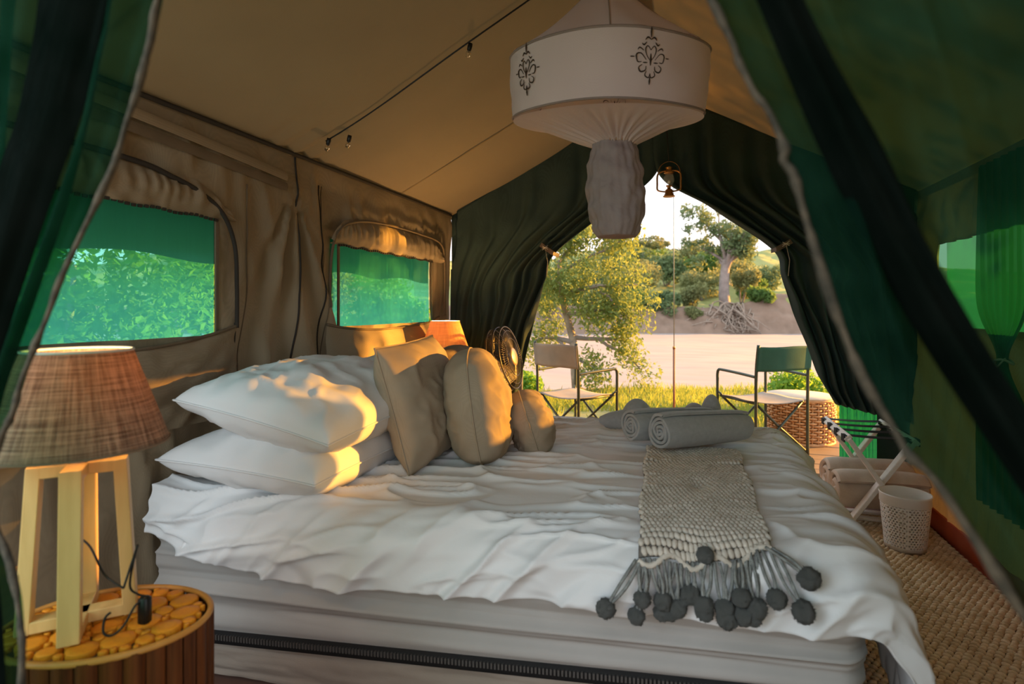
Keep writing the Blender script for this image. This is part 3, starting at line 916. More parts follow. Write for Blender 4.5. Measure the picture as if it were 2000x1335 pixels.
tie(cl, (-.985, YG - .075, 1.745), (-.895, YG - .08, 1.68), (-.865, YG - .02, 1.665))
tie(cr, (.63, YG - .07, 1.715), (.545, YG - .075, 1.665), (.52, YG - .02, 1.66))

# entrance curtains close to the camera
def near_curtain(name, label, inner, outer, y, seed, bands, flipped):
    nv, nu = 140, 170
    v = np.linspace(0, 1, nv); IN = interp(inner, v); OU = interp(outer, v)
    us = np.linspace(0, 1, nu); U, Vv = np.meshgrid(us, v)
    X = lerp(IN[:, 0][:, None], OU[:, 0][:, None], U); Z = lerp(IN[:, 1][:, None], OU[:, 1][:, None], U)
    Yw = y + .012 * np.sin(2 * PI * (U * 7 + .25 * np.sin(Vv * 4))) + .005 * np.sin(2 * PI * (U * 19 + .4 * np.sin(Vv * 3))) + .004 * fbm(U * 14, Vv * 3, seed) + .0025 * ridge(U * 30, Vv * 5, seed + 1)
    Yw = np.where(U < .02, Yw - .002, Yw)
    o = thing(name, label, 'curtain', (float(OU[-1, 0]), y, FZ))
    off = np.array((float(OU[-1, 0]), y, FZ))
    G = np.stack([X, Yw, Z], -1)
    MB().grid(G - off, flip=flipped).build('curtain_cloth', NEARC, o)
    # frayed hem: an uneven cord-like strip along the inner edge
    e = G[:, 0, :] - off
    rr = .0038 + .0016 * fbm(v * 40, v * 0, seed + 5)
    MB().tube(e + np.stack([.003 * vnoise(v * 30, v * 0, seed + 6), np.full(nv, -.004), v * 0], 1), np.clip(rr, .003, .008), 7).build('frayed_hem', HEM, o)
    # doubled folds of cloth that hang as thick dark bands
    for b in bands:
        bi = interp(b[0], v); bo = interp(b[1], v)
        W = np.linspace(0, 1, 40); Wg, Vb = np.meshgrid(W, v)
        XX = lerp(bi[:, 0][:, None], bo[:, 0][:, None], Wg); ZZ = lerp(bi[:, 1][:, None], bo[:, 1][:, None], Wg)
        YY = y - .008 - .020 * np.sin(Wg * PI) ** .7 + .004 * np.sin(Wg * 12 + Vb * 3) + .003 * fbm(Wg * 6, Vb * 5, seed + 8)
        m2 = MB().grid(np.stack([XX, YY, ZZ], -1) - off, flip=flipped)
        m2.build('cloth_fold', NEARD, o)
    return o

# top -> bottom polylines (x, z) in the plane of the entrance
nR = near_curtain('entrance_curtain', 'large translucent emerald curtain drawn aside over the luggage rack side of the entrance',
    [(-.045, 1.76), (.019, 1.614), (.048, 1.545), (.074, 1.489), (.088, 1.45), (.101, 1.41), (.134, 1.291), (.182, 1.186), (.217, 1.137), (.268, 1.045), (.34, .93), (.40, .80), (.44, .50), (.46, FZ + .01)],
    [(.62, 1.90), (.64, 1.7), (.66, 1.5), (.68, 1.3), (.70, 1.1), (.72, .8), (.74, .5), (.75, .3), (.75, FZ + .01)],
    .58, 71,
    [([(.0, 1.76), (.061, 1.593), (.117, 1.442), (.182, 1.30), (.254, 1.169), (.34, 1.02), (.44, .80), (.50, .45), (.52, FZ + .02)],
      [(.05, 1.76), (.100, 1.586), (.167, 1.438), (.21, 1.331), (.285, 1.19), (.40, 1.02), (.50, .80), (.56, .45), (.58, FZ + .02)])], False)
nL = near_curtain('entrance_curtain', 'dark emerald curtain gathered aside over the bedside lamp side of the entrance',
    [(-.53, 1.80), (-.581, 1.672), (-.61, 1.60), (-.636, 1.542), (-.677, 1.46), (-.742, 1.35), (-.800, 1.248), (-.840, 1.169), (-.868, 1.121), (-.884, 1.047), (-.835, .96), (-.812, .908), (-.803, .822), (-.80, .5), (-.80, FZ + .01)],
    [(-1.18, 1.9), (-1.19, 1.5), (-1.2, 1.2), (-1.18, 1.0), (-1.2, .8), (-1.22, .4), (-1.22, FZ + .01)],
    .50, 75,
    [([(-.60, 1.80), (-.645, 1.672), (-.69, 1.542), (-.73, 1.46), (-.83, 1.25), (-.875, 1.12), (-.872, 1.047), (-.835, .90), (-.82, .6), (-.82, FZ + .02)],
      [(-.73, 1.80), (-.755, 1.672), (-.79, 1.542), (-.83, 1.46), (-.90, 1.25), (-.93, 1.12), (-.94, 1.047), (-.95, .90), (-.94, .6), (-.94, FZ + .02)])], True)

# tied net curtain beside the window in the right-hand wall
sc_ = thing('net_curtain', 'sheer green net curtain bunched and tied with cord beside the window behind the entrance curtain', 'curtain', (XR - .10, 2.80, 1.05))
g = []
for v in np.linspace(0, 1, 50):
    z = lerp(1.92, .45, v) - 1.05
    wd = .20 * (1 - .84 * math.exp(-((v - .57) / .10) ** 2))
    row = []
    for u in np.linspace(-1, 1, 60):
        row.append((.016 * math.sin(u * 22 + v * 3) * (.35 + wd * 2.6), u * wd, z))
    g.append(row)
MB().grid(g).build('curtain_cloth', mat('sheer_green_net', (.03, .13, .08), nscale=20, transl=.4, tcol=(.05, .4, .22), clear=.15, ccol=(.6, .7, .6), weave=.3, wscale=5000), sc_)
a = np.linspace(0, 2 * PI, 14)[:-1]
mb = MB().tube(np.stack([.03 * np.cos(a), .05 * np.sin(a), .03 + .01 * np.sin(a * 2)], 1), .005, 6, closed=True)
mb.tube([(-.03, .0, .03), (-.05, .08, .0), (-.045, .14, -.05)], .003, 5).tube([(-.03, .0, .03), (-.05, -.07, .01), (-.045, -.12, .05)], .003, 5)
mb.build('tie_cord', WHITEC, sc_)

# ================================================================== MOSQUITO NET
NC = np.array((-.272, 2.011, 1.972))
mn = thing('mosquito_net', 'white mosquito net gathered under an embroidered hoop canopy hanging above the bed', 'mosquito net', tuple(NC))
rgn = np.random.default_rng(9)
# tilt: near side a little lower
TM = np.array(Matrix.Rotation(R(9), 3, Vector((math.cos(R(17)), math.sin(R(17)), 0))))
def ringpt(a, r, z):
    p = np.stack([r * np.cos(a), r * np.sin(a), z + 0 * a], -1)
    return p
na = 120; a = np.linspace(0, 2 * PI, na + 1)[:-1]
RT, RB, HB = .338, .330, .198
poly = 1 + .010 * np.cos(5 * a + .4)
rows = []
for k in range(15):
    t = k / 14
    r = lerp(RB, RT, t) * poly * (1 + .012 * math.sin(t * PI)) + .004 * fbm(a * 3, a * 0 + t * 3, 31) * math.sin(t * PI)
    rows.append(ringpt(a, r, t * HB + .004 * np.sin(a * 3)))
B = np.array(rows) @ TM.T
MB().grid(B, wrapv=True).build('canopy_band', NET, mn)
rows = []
for k in range(22):
    t = k / 21
    r = (RT * poly) * (1 - t) + .012 * t
    zz = HB + (.50 - HB) * t - .03 * math.sin(t * PI)
    rows.append(ringpt(a, r * (1 + .02 * (1 - t) * np.sin(5 * a)), zz + .006 * np.sin(a * 9 + t * 4) * (1 - t)))
Cn = np.array(rows); wgt = np.linspace(1, 0, 22)[:, None, None]
Cn = Cn @ TM.T * wgt + Cn * (1 - wgt)
MB().grid(Cn, wrapv=True).build('canopy_top', NET, mn)
for nm, r, z in (('hoop', RT, HB), ('hoop', RB, 0.0)):
    P = ringpt(a, r * poly, z + .004 * np.sin(a * 3)) @ TM.T
    MB().tube(P, .0042 if z else .0035, 6, closed=True).build(nm, mat('hoop_cloth', (.30, .24, .23)), mn)
sm = MB()
for q in (.35, 2.0, 3.6, 4.9, 5.9):
    i = int(q / (2 * PI) * na)
    sm.tube(Cn[:, i, :] * 1.004, .0022, 5)
sm.build('seam', mat('seam_thread', (.40, .33, .31)), mn)
# gathered net: from the lower hoop in to the neck
NK = np.array((.028, .006, -.10))
rows = []
nb = 240; ab = np.linspace(0, 2 * PI, nb + 1)[:-1]
polyb = 1 + .010 * np.cos(5 * ab + .4)
for k in range(30):
    t = k / 29
    r0 = RB * polyb * .995
    s = t ** .62
    r = r0 * (1 - s) + .072 * s
    z = -.012 - .085 * t ** 2.4 - .03 * math.sin(t * PI)
    pl = (.0055 * np.sin(ab * 46 + 2 * np.sin(ab * 3)) + .004 * np.sin(ab * 23 + 1.3)) * math.sin(min(1, t * 1.15) * PI * .5) * (1 if t < .95 else .7)
    P = ringpt(ab, r + pl * .8, z + pl * 1.1)
    wq = 1 - t
    rows.append((P @ TM.T) * wq + P * t + NK * np.array((1, 1, .0)) * t)
MB().grid(np.array(rows), wrapv=True, flip=True).build('gathered_skirt', NET, mn)
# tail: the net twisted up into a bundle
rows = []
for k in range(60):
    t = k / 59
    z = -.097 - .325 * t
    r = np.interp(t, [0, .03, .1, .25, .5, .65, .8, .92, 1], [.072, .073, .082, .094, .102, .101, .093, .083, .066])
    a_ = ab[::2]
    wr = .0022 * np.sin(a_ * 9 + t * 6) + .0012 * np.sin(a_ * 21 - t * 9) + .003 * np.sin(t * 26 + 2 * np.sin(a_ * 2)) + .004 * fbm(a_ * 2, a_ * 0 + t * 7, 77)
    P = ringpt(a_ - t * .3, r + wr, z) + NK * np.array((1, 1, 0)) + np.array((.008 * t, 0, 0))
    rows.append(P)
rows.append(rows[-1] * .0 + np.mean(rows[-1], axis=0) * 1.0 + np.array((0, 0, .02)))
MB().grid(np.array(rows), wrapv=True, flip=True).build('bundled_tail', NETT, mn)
MB().tube([(0, 0, .495), (.04, 0, .62), (.079, 0, .80)], .003, 6).build('hanging_cord', WHITEC, mn)

# embroidered damask motifs, thread lying on the band
def motif(a0, name='embroidery'):
    mb = MB()
    def bp(x, y):       # x metres along the band, y metres up from its foot
        aa = a0 + x / RB
        t = y / HB
        rr = lerp(RB, RT, t) * (1 + .010 * math.cos(5 * aa + .4)) * (1 + .012 * math.sin(t * PI)) + .0035
        return np.array((rr * math.cos(aa), rr * math.sin(aa), t * HB)) @ TM.T
    def stroke(pts, r0, r1=None):
        P = interp(pts, np.linspace(0, 1, 12)); rr = np.interp(np.linspace(0, 1, 12), [0, .5, 1], [.0010, r0, .0010 if r1 is None else r1])
        mb.tube([bp(x * .98, .112 + y * .98) for x, y in P], rr, 5)
    for s in (-1, 1):
        for yb, sc in ((.0, 1.0),):
            # heart shaped loops, big side scrolls, lower scrolls
            stroke([(0, .024), (s * .010, .036), (s * .017, .026), (s * .012, .008), (s * .003, -.004)], .0018)
            stroke([(s * .014, -.004), (s * .030, .014), (s * .044, .010), (s * .040, -.010), (s * .028, -.010)], .0024)
            stroke([(s * .026, -.018), (s * .036, -.026), (s * .030, -.038), (s * .016, -.034), (s * .014, -.022)], .0024)
            stroke([(s * .012, -.036), (s * .016, -.048), (s * .004, -.054), (0, -.042)], .0020)
            stroke([(s * .022, .022), (s * .034, .030), (s * .040, .024)], .0022)
            stroke([(s * .014, .046), (s * .022, .038), (s * .028, .042)], .0024)
            stroke([(0, .054), (s * .010, .060), (s * .018, .052)], .0026)
            stroke([(s * .050, .004), (s * .062, .004)], .0020)
            stroke([(s * .010, -.012), (s * .024, -.012)], .0022)
    stroke([(0, .060), (0, .090)], .0030)
    stroke([(0, -.052), (0, -.074)], .0028)
    stroke([(0, .014), (0, -.020)], .0034)
    mb.build(name, THREAD, mn)
fa = math.atan2(-math.cos(R(17)), math.sin(R(17)))      # direction from the net towards the camera
va = math.atan2(-2.011, .266)
for dg in (22, -48, 100, -125, 175):
    motif(va + R(dg))

# ================================================================== LANTERN AND STRING LIGHTS
ln = thing('hurricane_lantern', 'small brass hurricane lantern hanging on a cord in the far opening', 'lantern', (-.108, 3.86, 2.030))
ln.scale = (1.0, 1.0, .86)
mb = MB().lathe([(.038, 0), (.040, .004), (.034, .010), (.026, .030), (.027, .046), (.022, .056), (.012, .060), (.012, .078), (.02, .080), (.02, .086), (.008, .088)], 24)
mb.build('fuel_tank', BRASS, ln)
fr_ = MB()
for s in (-1, 1):
    fr_.tube(interp([(s * .026, 0, .040), (s * .055, 0, .046), (s * .074, 0, .060), (s * .075, 0, .10), (s * .073, 0, .17), (s * .05, 0, .195), (s * .012, 0, .200)], np.linspace(0, 1, 30)), .0065, 8)
fr_.lathe([(.03, .178), (.034, .184), (.02, .20), (.018, .218), (.026, .222), (.01, .232)], 20)
fr_.build('frame', BRASS, ln)
MB().lathe([(.018, .086), (.030, .105), (.036, .128), (.030, .155), (.022, .178)], 24).build('glass_globe', GLASS, ln)
MB().ball((0, 0, .112), (.009, .009, .014)).build('burner', WHITEP, ln)
a = np.linspace(0, PI, 16)
MB().tube(np.stack([.070 * np.cos(a), 0 * a, .185 + .085 * np.sin(a)], 1), .0022, 6).build('handle', BRASS, ln)
MB().tube([(0, 0, .268), (-.01, 0, .45), (-.03, 0, .80)], .0032, 6).build('hanging_cord', CORD, ln)

sl_ = thing('string_light', 'thin black cable of small clear bulbs strung up the roof canvas', 'string lights', (XL, 2.18, ZE))
def on_roof(u, y, d=.012):
    z = lerp(ZE, ZR, u) - math.sin(u * PI) * (.025 + .012 * math.cos((y - 2.18) * PI / .9))
    return np.array((lerp(XL, XM, u) - XL + d * .45, y - 2.18, z - ZE - d))
MB().tube([on_roof(u, 2.18 + .012 * math.sin(u * 9), .016) for u in np.linspace(.10, .98, 40)], .0035, 6).build('cable', CORD, sl_)
for u, y, dx in ((.115, 2.18, .0), (.155, 2.25, .0), (.56, 2.18, .0), (.87, 2.18, 0)):
    p = on_roof(u, y, .018)
    M_ = np.array(Matrix.Rotation(R(14), 3, 'Y'))
    k = MB().lathe([(.009, 0), (.010, -.012), (.009, -.028), (.006, -.030)], 10, p, M_).build('socket', CORD, sl_)
    MB().lathe([(.006, -.028), (.011, -.038), (.012, -.046), (.009, -.056), (.0, -.059)], 12, p, M_).build('bulb', BULB, k)

# ================================================================== BED
TOP = .70
XF, YFAR = .355, 2.93
def ynear(x): return 1.487 + .050 * (np.asarray(x, float) + 1.65)
bed = thing('bed', 'double bed with cream fitted sheet and zipped fabric divan base under the duvet', 'bed', (-.62, 2.2, FZ))
BO = np.array((-.62, 2.2, FZ))
def face_y(x): return ynear(x) - .050
# mattress in its stretched sheet: long horizontal creases on the near side
def zipz(x): return .245 + .058 * (x + 1.47)
xs = np.linspace(-1.66, .425, 150); vs = np.linspace(0, 1, 64)
Xg, Vg = np.meshgrid(xs, vs, indexing='ij')
zb = zipz(Xg) + .015
Zg = lerp(zb, .645, Vg)
crs = (.013 * np.sin(Vg * 25 + .9 * np.sin(Xg * 1.4) + .5 * fbm(Xg * 1.2, Vg * 2, 81)) + .010 * ridge(Xg * .8 + 2 * Vg, Vg * 11 + Xg * .3, 82)) * np.sin(np.clip(Vg * 1.3, 0, 1) * PI) ** .5
endr = np.clip((Xg - .36) / .065, 0, 1)
Yg = face_y(Xg) - crs + .06 * endr ** 2 - .012 * np.sin(Vg * PI)
mb = MB().grid(np.stack([Xg, Yg, Zg], -1))
# top, foot and far sides
mb.box((-.62, 2.27, .46), (2.07, 1.40, .36), bev=.05)
mb.build('mattress', SHEET, bed, loc=None).location = -BO
# zip round the base
zx = np.linspace(-1.66, .40, 60)
mb = MB().grid(np.stack([np.stack([zx, face_y(zx) - .004, zipz(zx) + s], 1) for s in (-.022, .020)]))
solid(mb.build('zip_tape', STRAP, bed), .004).location = -BO
mb = MB()
for x in np.arange(-1.60, .40, .0105):
    mb.box((x, float(face_y(x)) - .009, float(zipz(x)) + .001), (.0052, .006, .016))
t = mb.build('zip_teeth', mat('zip_metal', (.16, .15, .14), rough=.4, metal=.5), bed, False, 'stuff'); t.location = -BO
Zb = np.linspace(FZ + .01, 1, 2)
rows = []
for v in np.linspace(0, 1, 24):
    z = lerp(FZ + .02, 0, v) + (zipz(xs) - .018) * v + 0 * xs
    rows.append(np.stack([xs, face_y(xs) + .010 - .004 * np.sin(v * 16) * np.exp(-((v - .9) / .1) ** 2) - .005 * fbm(xs * 7, xs * 0 + v * 4, 84) - .004 * ridge(xs * 3, xs * 0 + v * 6, 85), z], 1))
mb = MB().grid(np.array(rows), flip=True).box((-.62, 2.24, .20), (2.04, 1.38, .19), bev=.02)
mb.build('divan_base', BASEF, bed).location = -BO

# duvet: one sheet draped over the mattress edges
def drape(a, b, rich=True):
    a = np.asarray(a, float); b = np.asarray(b, float)
    yn = ynear(np.minimum(a, XF))
    ex = np.maximum(0, a - XF); ey = np.maximum(0, yn - b); ef = np.maximum(0, b - YFAR)
    eY = ef - ey
    d = np.hypot(ex, eY) + 1e-9
    nx, ny = ex / d, eY / d
    wx = ex / d
    Rr = .098 + .05 * wx
    q = Rr * PI / 2
    h = np.where(d < q, Rr * np.sin(np.minimum(d, q) / Rr), Rr + (.10 + .12 * wx) * (d - q))
    v = np.where(d < q, Rr * (1 - np.cos(np.minimum(d, q) / Rr)), Rr + (d - q) * .985)
    X = np.minimum(a, XF) + nx * h; Y = np.where(ef > 0, YFAR, np.where(ey > 0, yn, b)) + ny * h
    Z = TOP - v
    Z = Z + .012 * np.clip(np.minimum(b - yn, YFAR - b) / .3, 0, 1) * np.clip((XF - a) / .3, 0, 1)
    # wrinkles
    ang = R(-14); u = a * math.cos(ang) - b * math.sin(ang); w = a * math.sin(ang) + b * math.cos(ang)
    wob = .25 * fbm(a * 1.6, b * 1.6, 91)
    r1 = np.maximum(0, ridge(u * 2.0 + wob, w * 11 + wob * 3, 92)) ** 1.8
    r2 = np.maximum(0, ridge(u * 3.4 - wob, w * 17 - wob * 4 + u * 1.4, 93)) ** 1.6
    n = .028 * r1 * (0.30 + .70 * np.clip(vnoise(a * 2.1, b * 2.1, 94) + .6, 0, 1)) + .018 * r2 * (.4 + .6 * np.clip(vnoise(a * 1.7, b * 1.7, 90) + .5, 0, 1)) + .012 * fbm(a * 2, b * 2.2, 95)
    n = n * (1 - .85 * np.exp(-((a - .035) / .21) ** 4))
    # pleats fall down the near and foot drops
    drop_n = np.clip(ey / .12, 0, 1); drop_f = np.clip(ex / .15, 0, 1)
    sl = a + .9 * ey
    n = n + drop_n * (1 - drop_f) * (.025 * np.maximum(0, ridge(sl * 6.5 + wob, ey * 2.0 + sl, 96)) ** 1.4 + .009 * ridge(sl * 14, ey * 4, 97))
    n = n + drop_f * (.014 * np.sin(b * 24 + 3 * np.sin(b * 5) + ex * 6) * np.clip(ex / .3, 0, 1) + .008 * np.maximum(0, ridge(b * 11 + wob * 2, ex * 2.5, 98)))
    dirx = nx * np.sin(np.minimum(d, q) / Rr); diry = ny * np.sin(np.minimum(d, q) / Rr); dirz = np.cos(np.minimum(d, q) / Rr) * np.ones_like(d)
    return np.stack([X + dirx * n, Y + diry * n, Z + dirz * n], -1)
na_, nb_ = 440, 340
aa = np.linspace(-1.64, XF + .62, na_)
tt = np.linspace(0, 1, nb_)
Ag = np.repeat(aa[:, None], nb_, 1)
hem = .235 + .010 * np.sin(aa * 5) + .012 * fbm(aa * 4, aa * 0, 99) + .035 * np.sin(np.clip((aa + 1.6) / 2.1, 0, 1) * PI) - .045 * np.clip((aa + 1.0) / 1.4, 0, 1)
Bg = lerp((ynear(np.minimum(aa, XF)) - hem)[:, None], (YFAR + .30), tt[None, :])
S = drape(Ag, Bg)
# lift the head end hem at the corner by the lamp
S[..., 2] += .05 * np.exp(-((Ag + 1.66) / .10) ** 2) * np.clip((ynear(-1.65) + .1 - Bg) / .2, 0, 1)
# thickness: quilt under side
under = S.copy(); under[..., 2] -= .006
e1 = S[:, 0, :] + np.array((0, .014, -.006)); e2 = S[:, 0, :] + np.array((0, .03, .03))
Sx = np.concatenate([e2[:, None], e1[:, None], S], 1)
dv = thing('duvet', 'rumpled white duvet spread over the bed and hanging down its foot', 'duvet', (-.62, 2.2, TOP))
MB().grid(Sx, flip=True).build('duvet_cover', LINEN, dv).location = (.62, -2.2, -TOP)

# ------------------------------------------------------------------ pillows and cushions
def pillow_mesh(Wd, Ld, T, seed, n=56, pinch=.07, wr=1.0, rnd=0.0, ex=.46):
    s = np.linspace(-1, 1, n)
    s = np.sign(s) * (1 - (1 - np.abs(s)) ** 1.35)
    U, V = np.meshgrid(s, s, indexing='ij')
    prof = np.clip((1 - np.abs(U) ** 2.6) * (1 - np.abs(V) ** 2.6), 0, 1) ** ex
    X = U * Wd / 2 * (1 - pinch * (1 - V ** 2) * np.abs(U)) * np.sqrt(1 - rnd * V ** 2); Y = V * Ld / 2 * (1 - pinch * (1 - U ** 2) * np.abs(V)) * np.sqrt(1 - rnd * U ** 2)
    edge = np.clip(1 - prof, 0, 1)
    mb = MB()
    for sg in (1, -1):
        rad = np.arctan2(V, U)
        w_ = wr * (.006 * ridge(U * 2.5 + seed, V * 2.5, seed + sg) * prof + .007 * np.sin(rad * 16 + seed) * edge ** 2 * np.clip(prof * 4, 0, 1) + .009 * fbm(U * 1.6, V * 1.6, seed + 5 + sg) * prof
                   + .006 * np.maximum(0, ridge(U * 4 + V * 2, V * 5, seed + 8 + sg)) * prof)
        Z = sg * (T / 2 * prof + w_)
        mb.grid(np.stack([X, Y, Z], -1), flip=(sg > 0))
    return mb, X, Y
def frame_(xa, ya):
    """matrix with local x along xa, local y along ya"""
    x = Vector(xa).normalized(); y = Vector(ya); y = (y - x * y.dot(x)).normalized(); z = x.cross(y)
    return Matrix((x, y, z)).transposed()
def pillow(name, label, cat, c, xa, ya, Wd, Ld, T, m, seed, group=None, pinch=.07, wr=1.0, rnd=0.0, ex=.46):
    o = thing(name, label, cat, c, 0, group)
    o.rotation_euler = frame_(xa, ya).to_euler()
    mb, X, Y = pillow_mesh(Wd, Ld, T, seed, pinch=pinch, wr=wr, rnd=rnd, ex=ex)
    mb.build('cover', m, o)
    ed = np.concatenate([np.stack([X[:, 0], Y[:, 0]], 1), np.stack([X[-1, 1:], Y[-1, 1:]], 1), np.stack([X[::-1, -1][1:], Y[::-1, -1][1:]], 1), np.stack([X[0, ::-1][1:-1], Y[0, ::-1][1:-1]], 1)])
    MB().tube(np.c_[ed * 1.004, np.zeros(len(ed))], .0035, 6, closed=True).build('piping', m, o)
    return o
PG = 'white bed pillows'
pillow('pillow', 'lower white pillow of the pair nearest the bedside lamp', 'pillow', (-1.325, 1.775, .795), (1, -.02, -.04), (0, 1, 0), .61, .76, .225, LINEN, 1, PG, .05, 1.6)
pillow('pillow', 'upper white pillow tilted on the pair nearest the bedside lamp', 'pillow', (-1.27, 1.775, .967), (1, -.03, -.17), (.0, 1, .05), .60, .74, .25, LINEN, 2, PG, .05, 1.8)
pillow('pillow', 'lower white pillow on the far side of the bed behind the cushions', 'pillow', (-1.32, 2.56, .795), (1, 0, 0), (0, 1, 0), .60, .72, .20, LINEN, 3, PG)
pillow('pillow', 'upper white pillow on the far side of the bed behind the cushions', 'pillow', (-1.27, 2.55, .955), (1, .03, -.12), (0, 1, 0), .60, .72, .22, LINEN, 4, PG)
CG = 'cushions leaning on the pillows'
pillow('cushion', 'largest taupe square cushion leaning on the near pillows', 'cushion', (-.965, 1.955, .950), (.03, 1, .06), (-.28, -.10, 1), .45, .47, .20, TAUPE, 11, CG, .06, 1.2, .06)
pillow('cushion', 'square cushion with shade put into its dark brown, half hidden between the largest and the egg shaped taupe cushions', 'cushion', (-.945, 2.33, .93), (-.10, 1, 0), (-.30, -.04, 1), .42, .42, .18, TAUPED, 12, CG, .02, 1.4, .2)
pillow('cushion', 'tall taupe cushion standing on edge between the largest and the smallest', 'cushion', (-.765, 2.03, .925), (-.26, 1, 0), (-.14, -.02, 1), .38, .44, .23, TAUPE, 13, CG, .0, 1.2, .36, .40)
pillow('cushion', 'smallest taupe cushion standing on edge nearest the towels', 'cushion', (-.612, 2.215, .828), (-.34, 1, 0), (-.34, -.03, 1), .27, .27, .17, TAUPE, 14, CG, .0, 1.2, .30, .40)

# ------------------------------------------------------------------ knitted throw with pompoms
th = thing('throw', 'cream chunky knitted throw with grey pompoms laid across the foot of the bed', 'throw', (.03, 1.9, TOP + .02))
TO = np.array((.03, 1.9, TOP + .02))
HW = .955
def tpos(u, w, lift):
    """u 0..1 across the throw, w metres from the towel end towards the camera"""
    a = lerp(-.155 + .022 * w, .218 - .004 * w, u) + .006 * np.sin(w * 14 + u * 2)
    a = lerp(-.160, .205, u) + w * lerp(.045, -.005, u) + .005 * np.sin(w * 16)
    b = 2.41 + .06 * u - w + .012 * np.sin(u * 7 + 1) * np.clip(w - .75, 0, 1) * 3
    P = drape(a, b)
    e = .01
    dx = drape(a + e, b) - drape(a - e, b); dy = drape(a, b + e) - drape(a, b - e)
    nrm = np.cross(dx, dy); nrm /= np.linalg.norm(nrm, axis=-1)[..., None]
    bump = .010 * np.exp(-((u - .47) / .25) ** 2 - ((w - .75) / .16) ** 2) - .018 * np.exp(-((u - .5) / .09) ** 2 - ((w - .52) / .06) ** 2)
    return P + nrm * (lift + bump)[..., None], dx, dy, nrm
U, Wg = np.meshgrid(np.linspace(0, 1, 40), np.linspace(0, HW, 90), indexing='ij')
P, *_ = tpos(U, Wg, np.full(U.shape, .006))
solid(MB().grid(P - TO, flip=False).build('knitted_backing', KNITD, th), .006)
# stitches: rows of small fat loops, each row shifted by half a stitch
nc, nr = 24, 50
uu, ww = [], []
for r_ in range(nr):
    for c_ in range(nc):
        uu.append((c_ + .5 + (.5 if r_ % 2 else 0)) / (nc + .5)); ww.append((r_ + .5) / nr * HW)
uu, ww = np.array(uu), np.array(ww)
P, dx, dy, nm = tpos(uu, ww, np.full(uu.shape, .011))
tx = dx / np.linalg.norm(dx, axis=1)[:, None]; ty = np.cross(nm, tx)
unit = MB().ball((0, 0, 0), (1, 1, 1), 8, 5); uv_ = unit.V[0]; uf = unit.F
rgk = np.random.default_rng(4)
sw = .376 / nc * .50; sh = HW / nr * .86
tw = rgk.normal(0, .18, len(P)) + np.where(np.arange(len(P)) % 2, .35, .35)
VV = []
for i in range(len(P)):
    c_, s_ = math.cos(tw[i]), math.sin(tw[i])
    ax = tx[i] * c_ + ty[i] * s_; ay = -tx[i] * s_ + ty[i] * c_
    VV.append(P[i] + uv_[:, :1] * ax * sw * 1.08 + uv_[:, 1:2] * ay * sh * .88 + uv_[:, 2:] * nm[i] * .0085)
VV = np.concatenate(VV) - TO; FF = []
for i in range(len(P)):
    o_ = i * len(uv_)
    FF += [[k + o_ for k in f] for f in uf]
meshobj('knit_stitch', VV, FF, KNIT, th, True, 'stuff')
# selvedge cord along the hem
uh = np.linspace(0, 1, 80)
Ph, _, _, _ = tpos(uh, np.full(80, HW + .005) + .012 * np.sin(uh * 19), np.full(80, .012))
MB().tube(Ph - TO, .0075, 7).build('hem_edge', KNIT, th)

rgp = np.random.default_rng(6)
pb = MB()
def pom_mesh(seed):
    rg_ = np.random.default_rng(seed)
    mb = MB().ball((0, 0, 0), (1, 1, 1), 20, 14)
    V = mb.V[0]
    k = 1 + .10 * fbm(V[:, 0] * 4 + seed, V[:, 1] * 4 + V[:, 2] * 3, seed) + .05 * rg_.normal(size=len(V))
    V = V * k[:, None]
    mb.V[0] = V
    n = 260                                   # loose yarn ends
    d = rg_.normal(size=(n, 3)); d /= np.linalg.norm(d, axis=1)[:, None]
    t = np.cross(d, rg_.normal(size=(n, 3))); t /= np.linalg.norm(t, axis=1)[:, None]
    Q = np.stack([d * .85 - t * .07, d * .85 + t * .07, d * (1.10 + .12 * rg_.random((n, 1))) + t * .03], 1).reshape(-1, 3)
    mb.add(Q, np.arange(3 * n).reshape(n, 3).tolist())
    return mb
poms = [  # across the hem, drop below it (m along the cloth), sideways swing, radius
    (.00, .115, -.075, .027), (.02, .075, .0, .024), (.07, .14, -.03, .024), (.10, .085, .02, .026), (.16, .13, .0, .025), (.24, .125, .02, .028),
    (.29, .155, -.01, .024), (.40, .08, .0, .027), (.44, .135, .02, .025), (.50, -.005, .005, .024), (.53, .125, -.01, .027), (.59, .150, .02, .028),
    (.68, .13, -.01, .026), (.74, .09, .01, .025), (.77, .145, .0, .026), (.83, .115, .01, .027), (.88, .16, -.01, .022), (.93, .09, .02, .026), (.985, .055, .075, .029), (1.0, .11, .06, .029), (.34, .10, .01, .022)]
pmsh = []
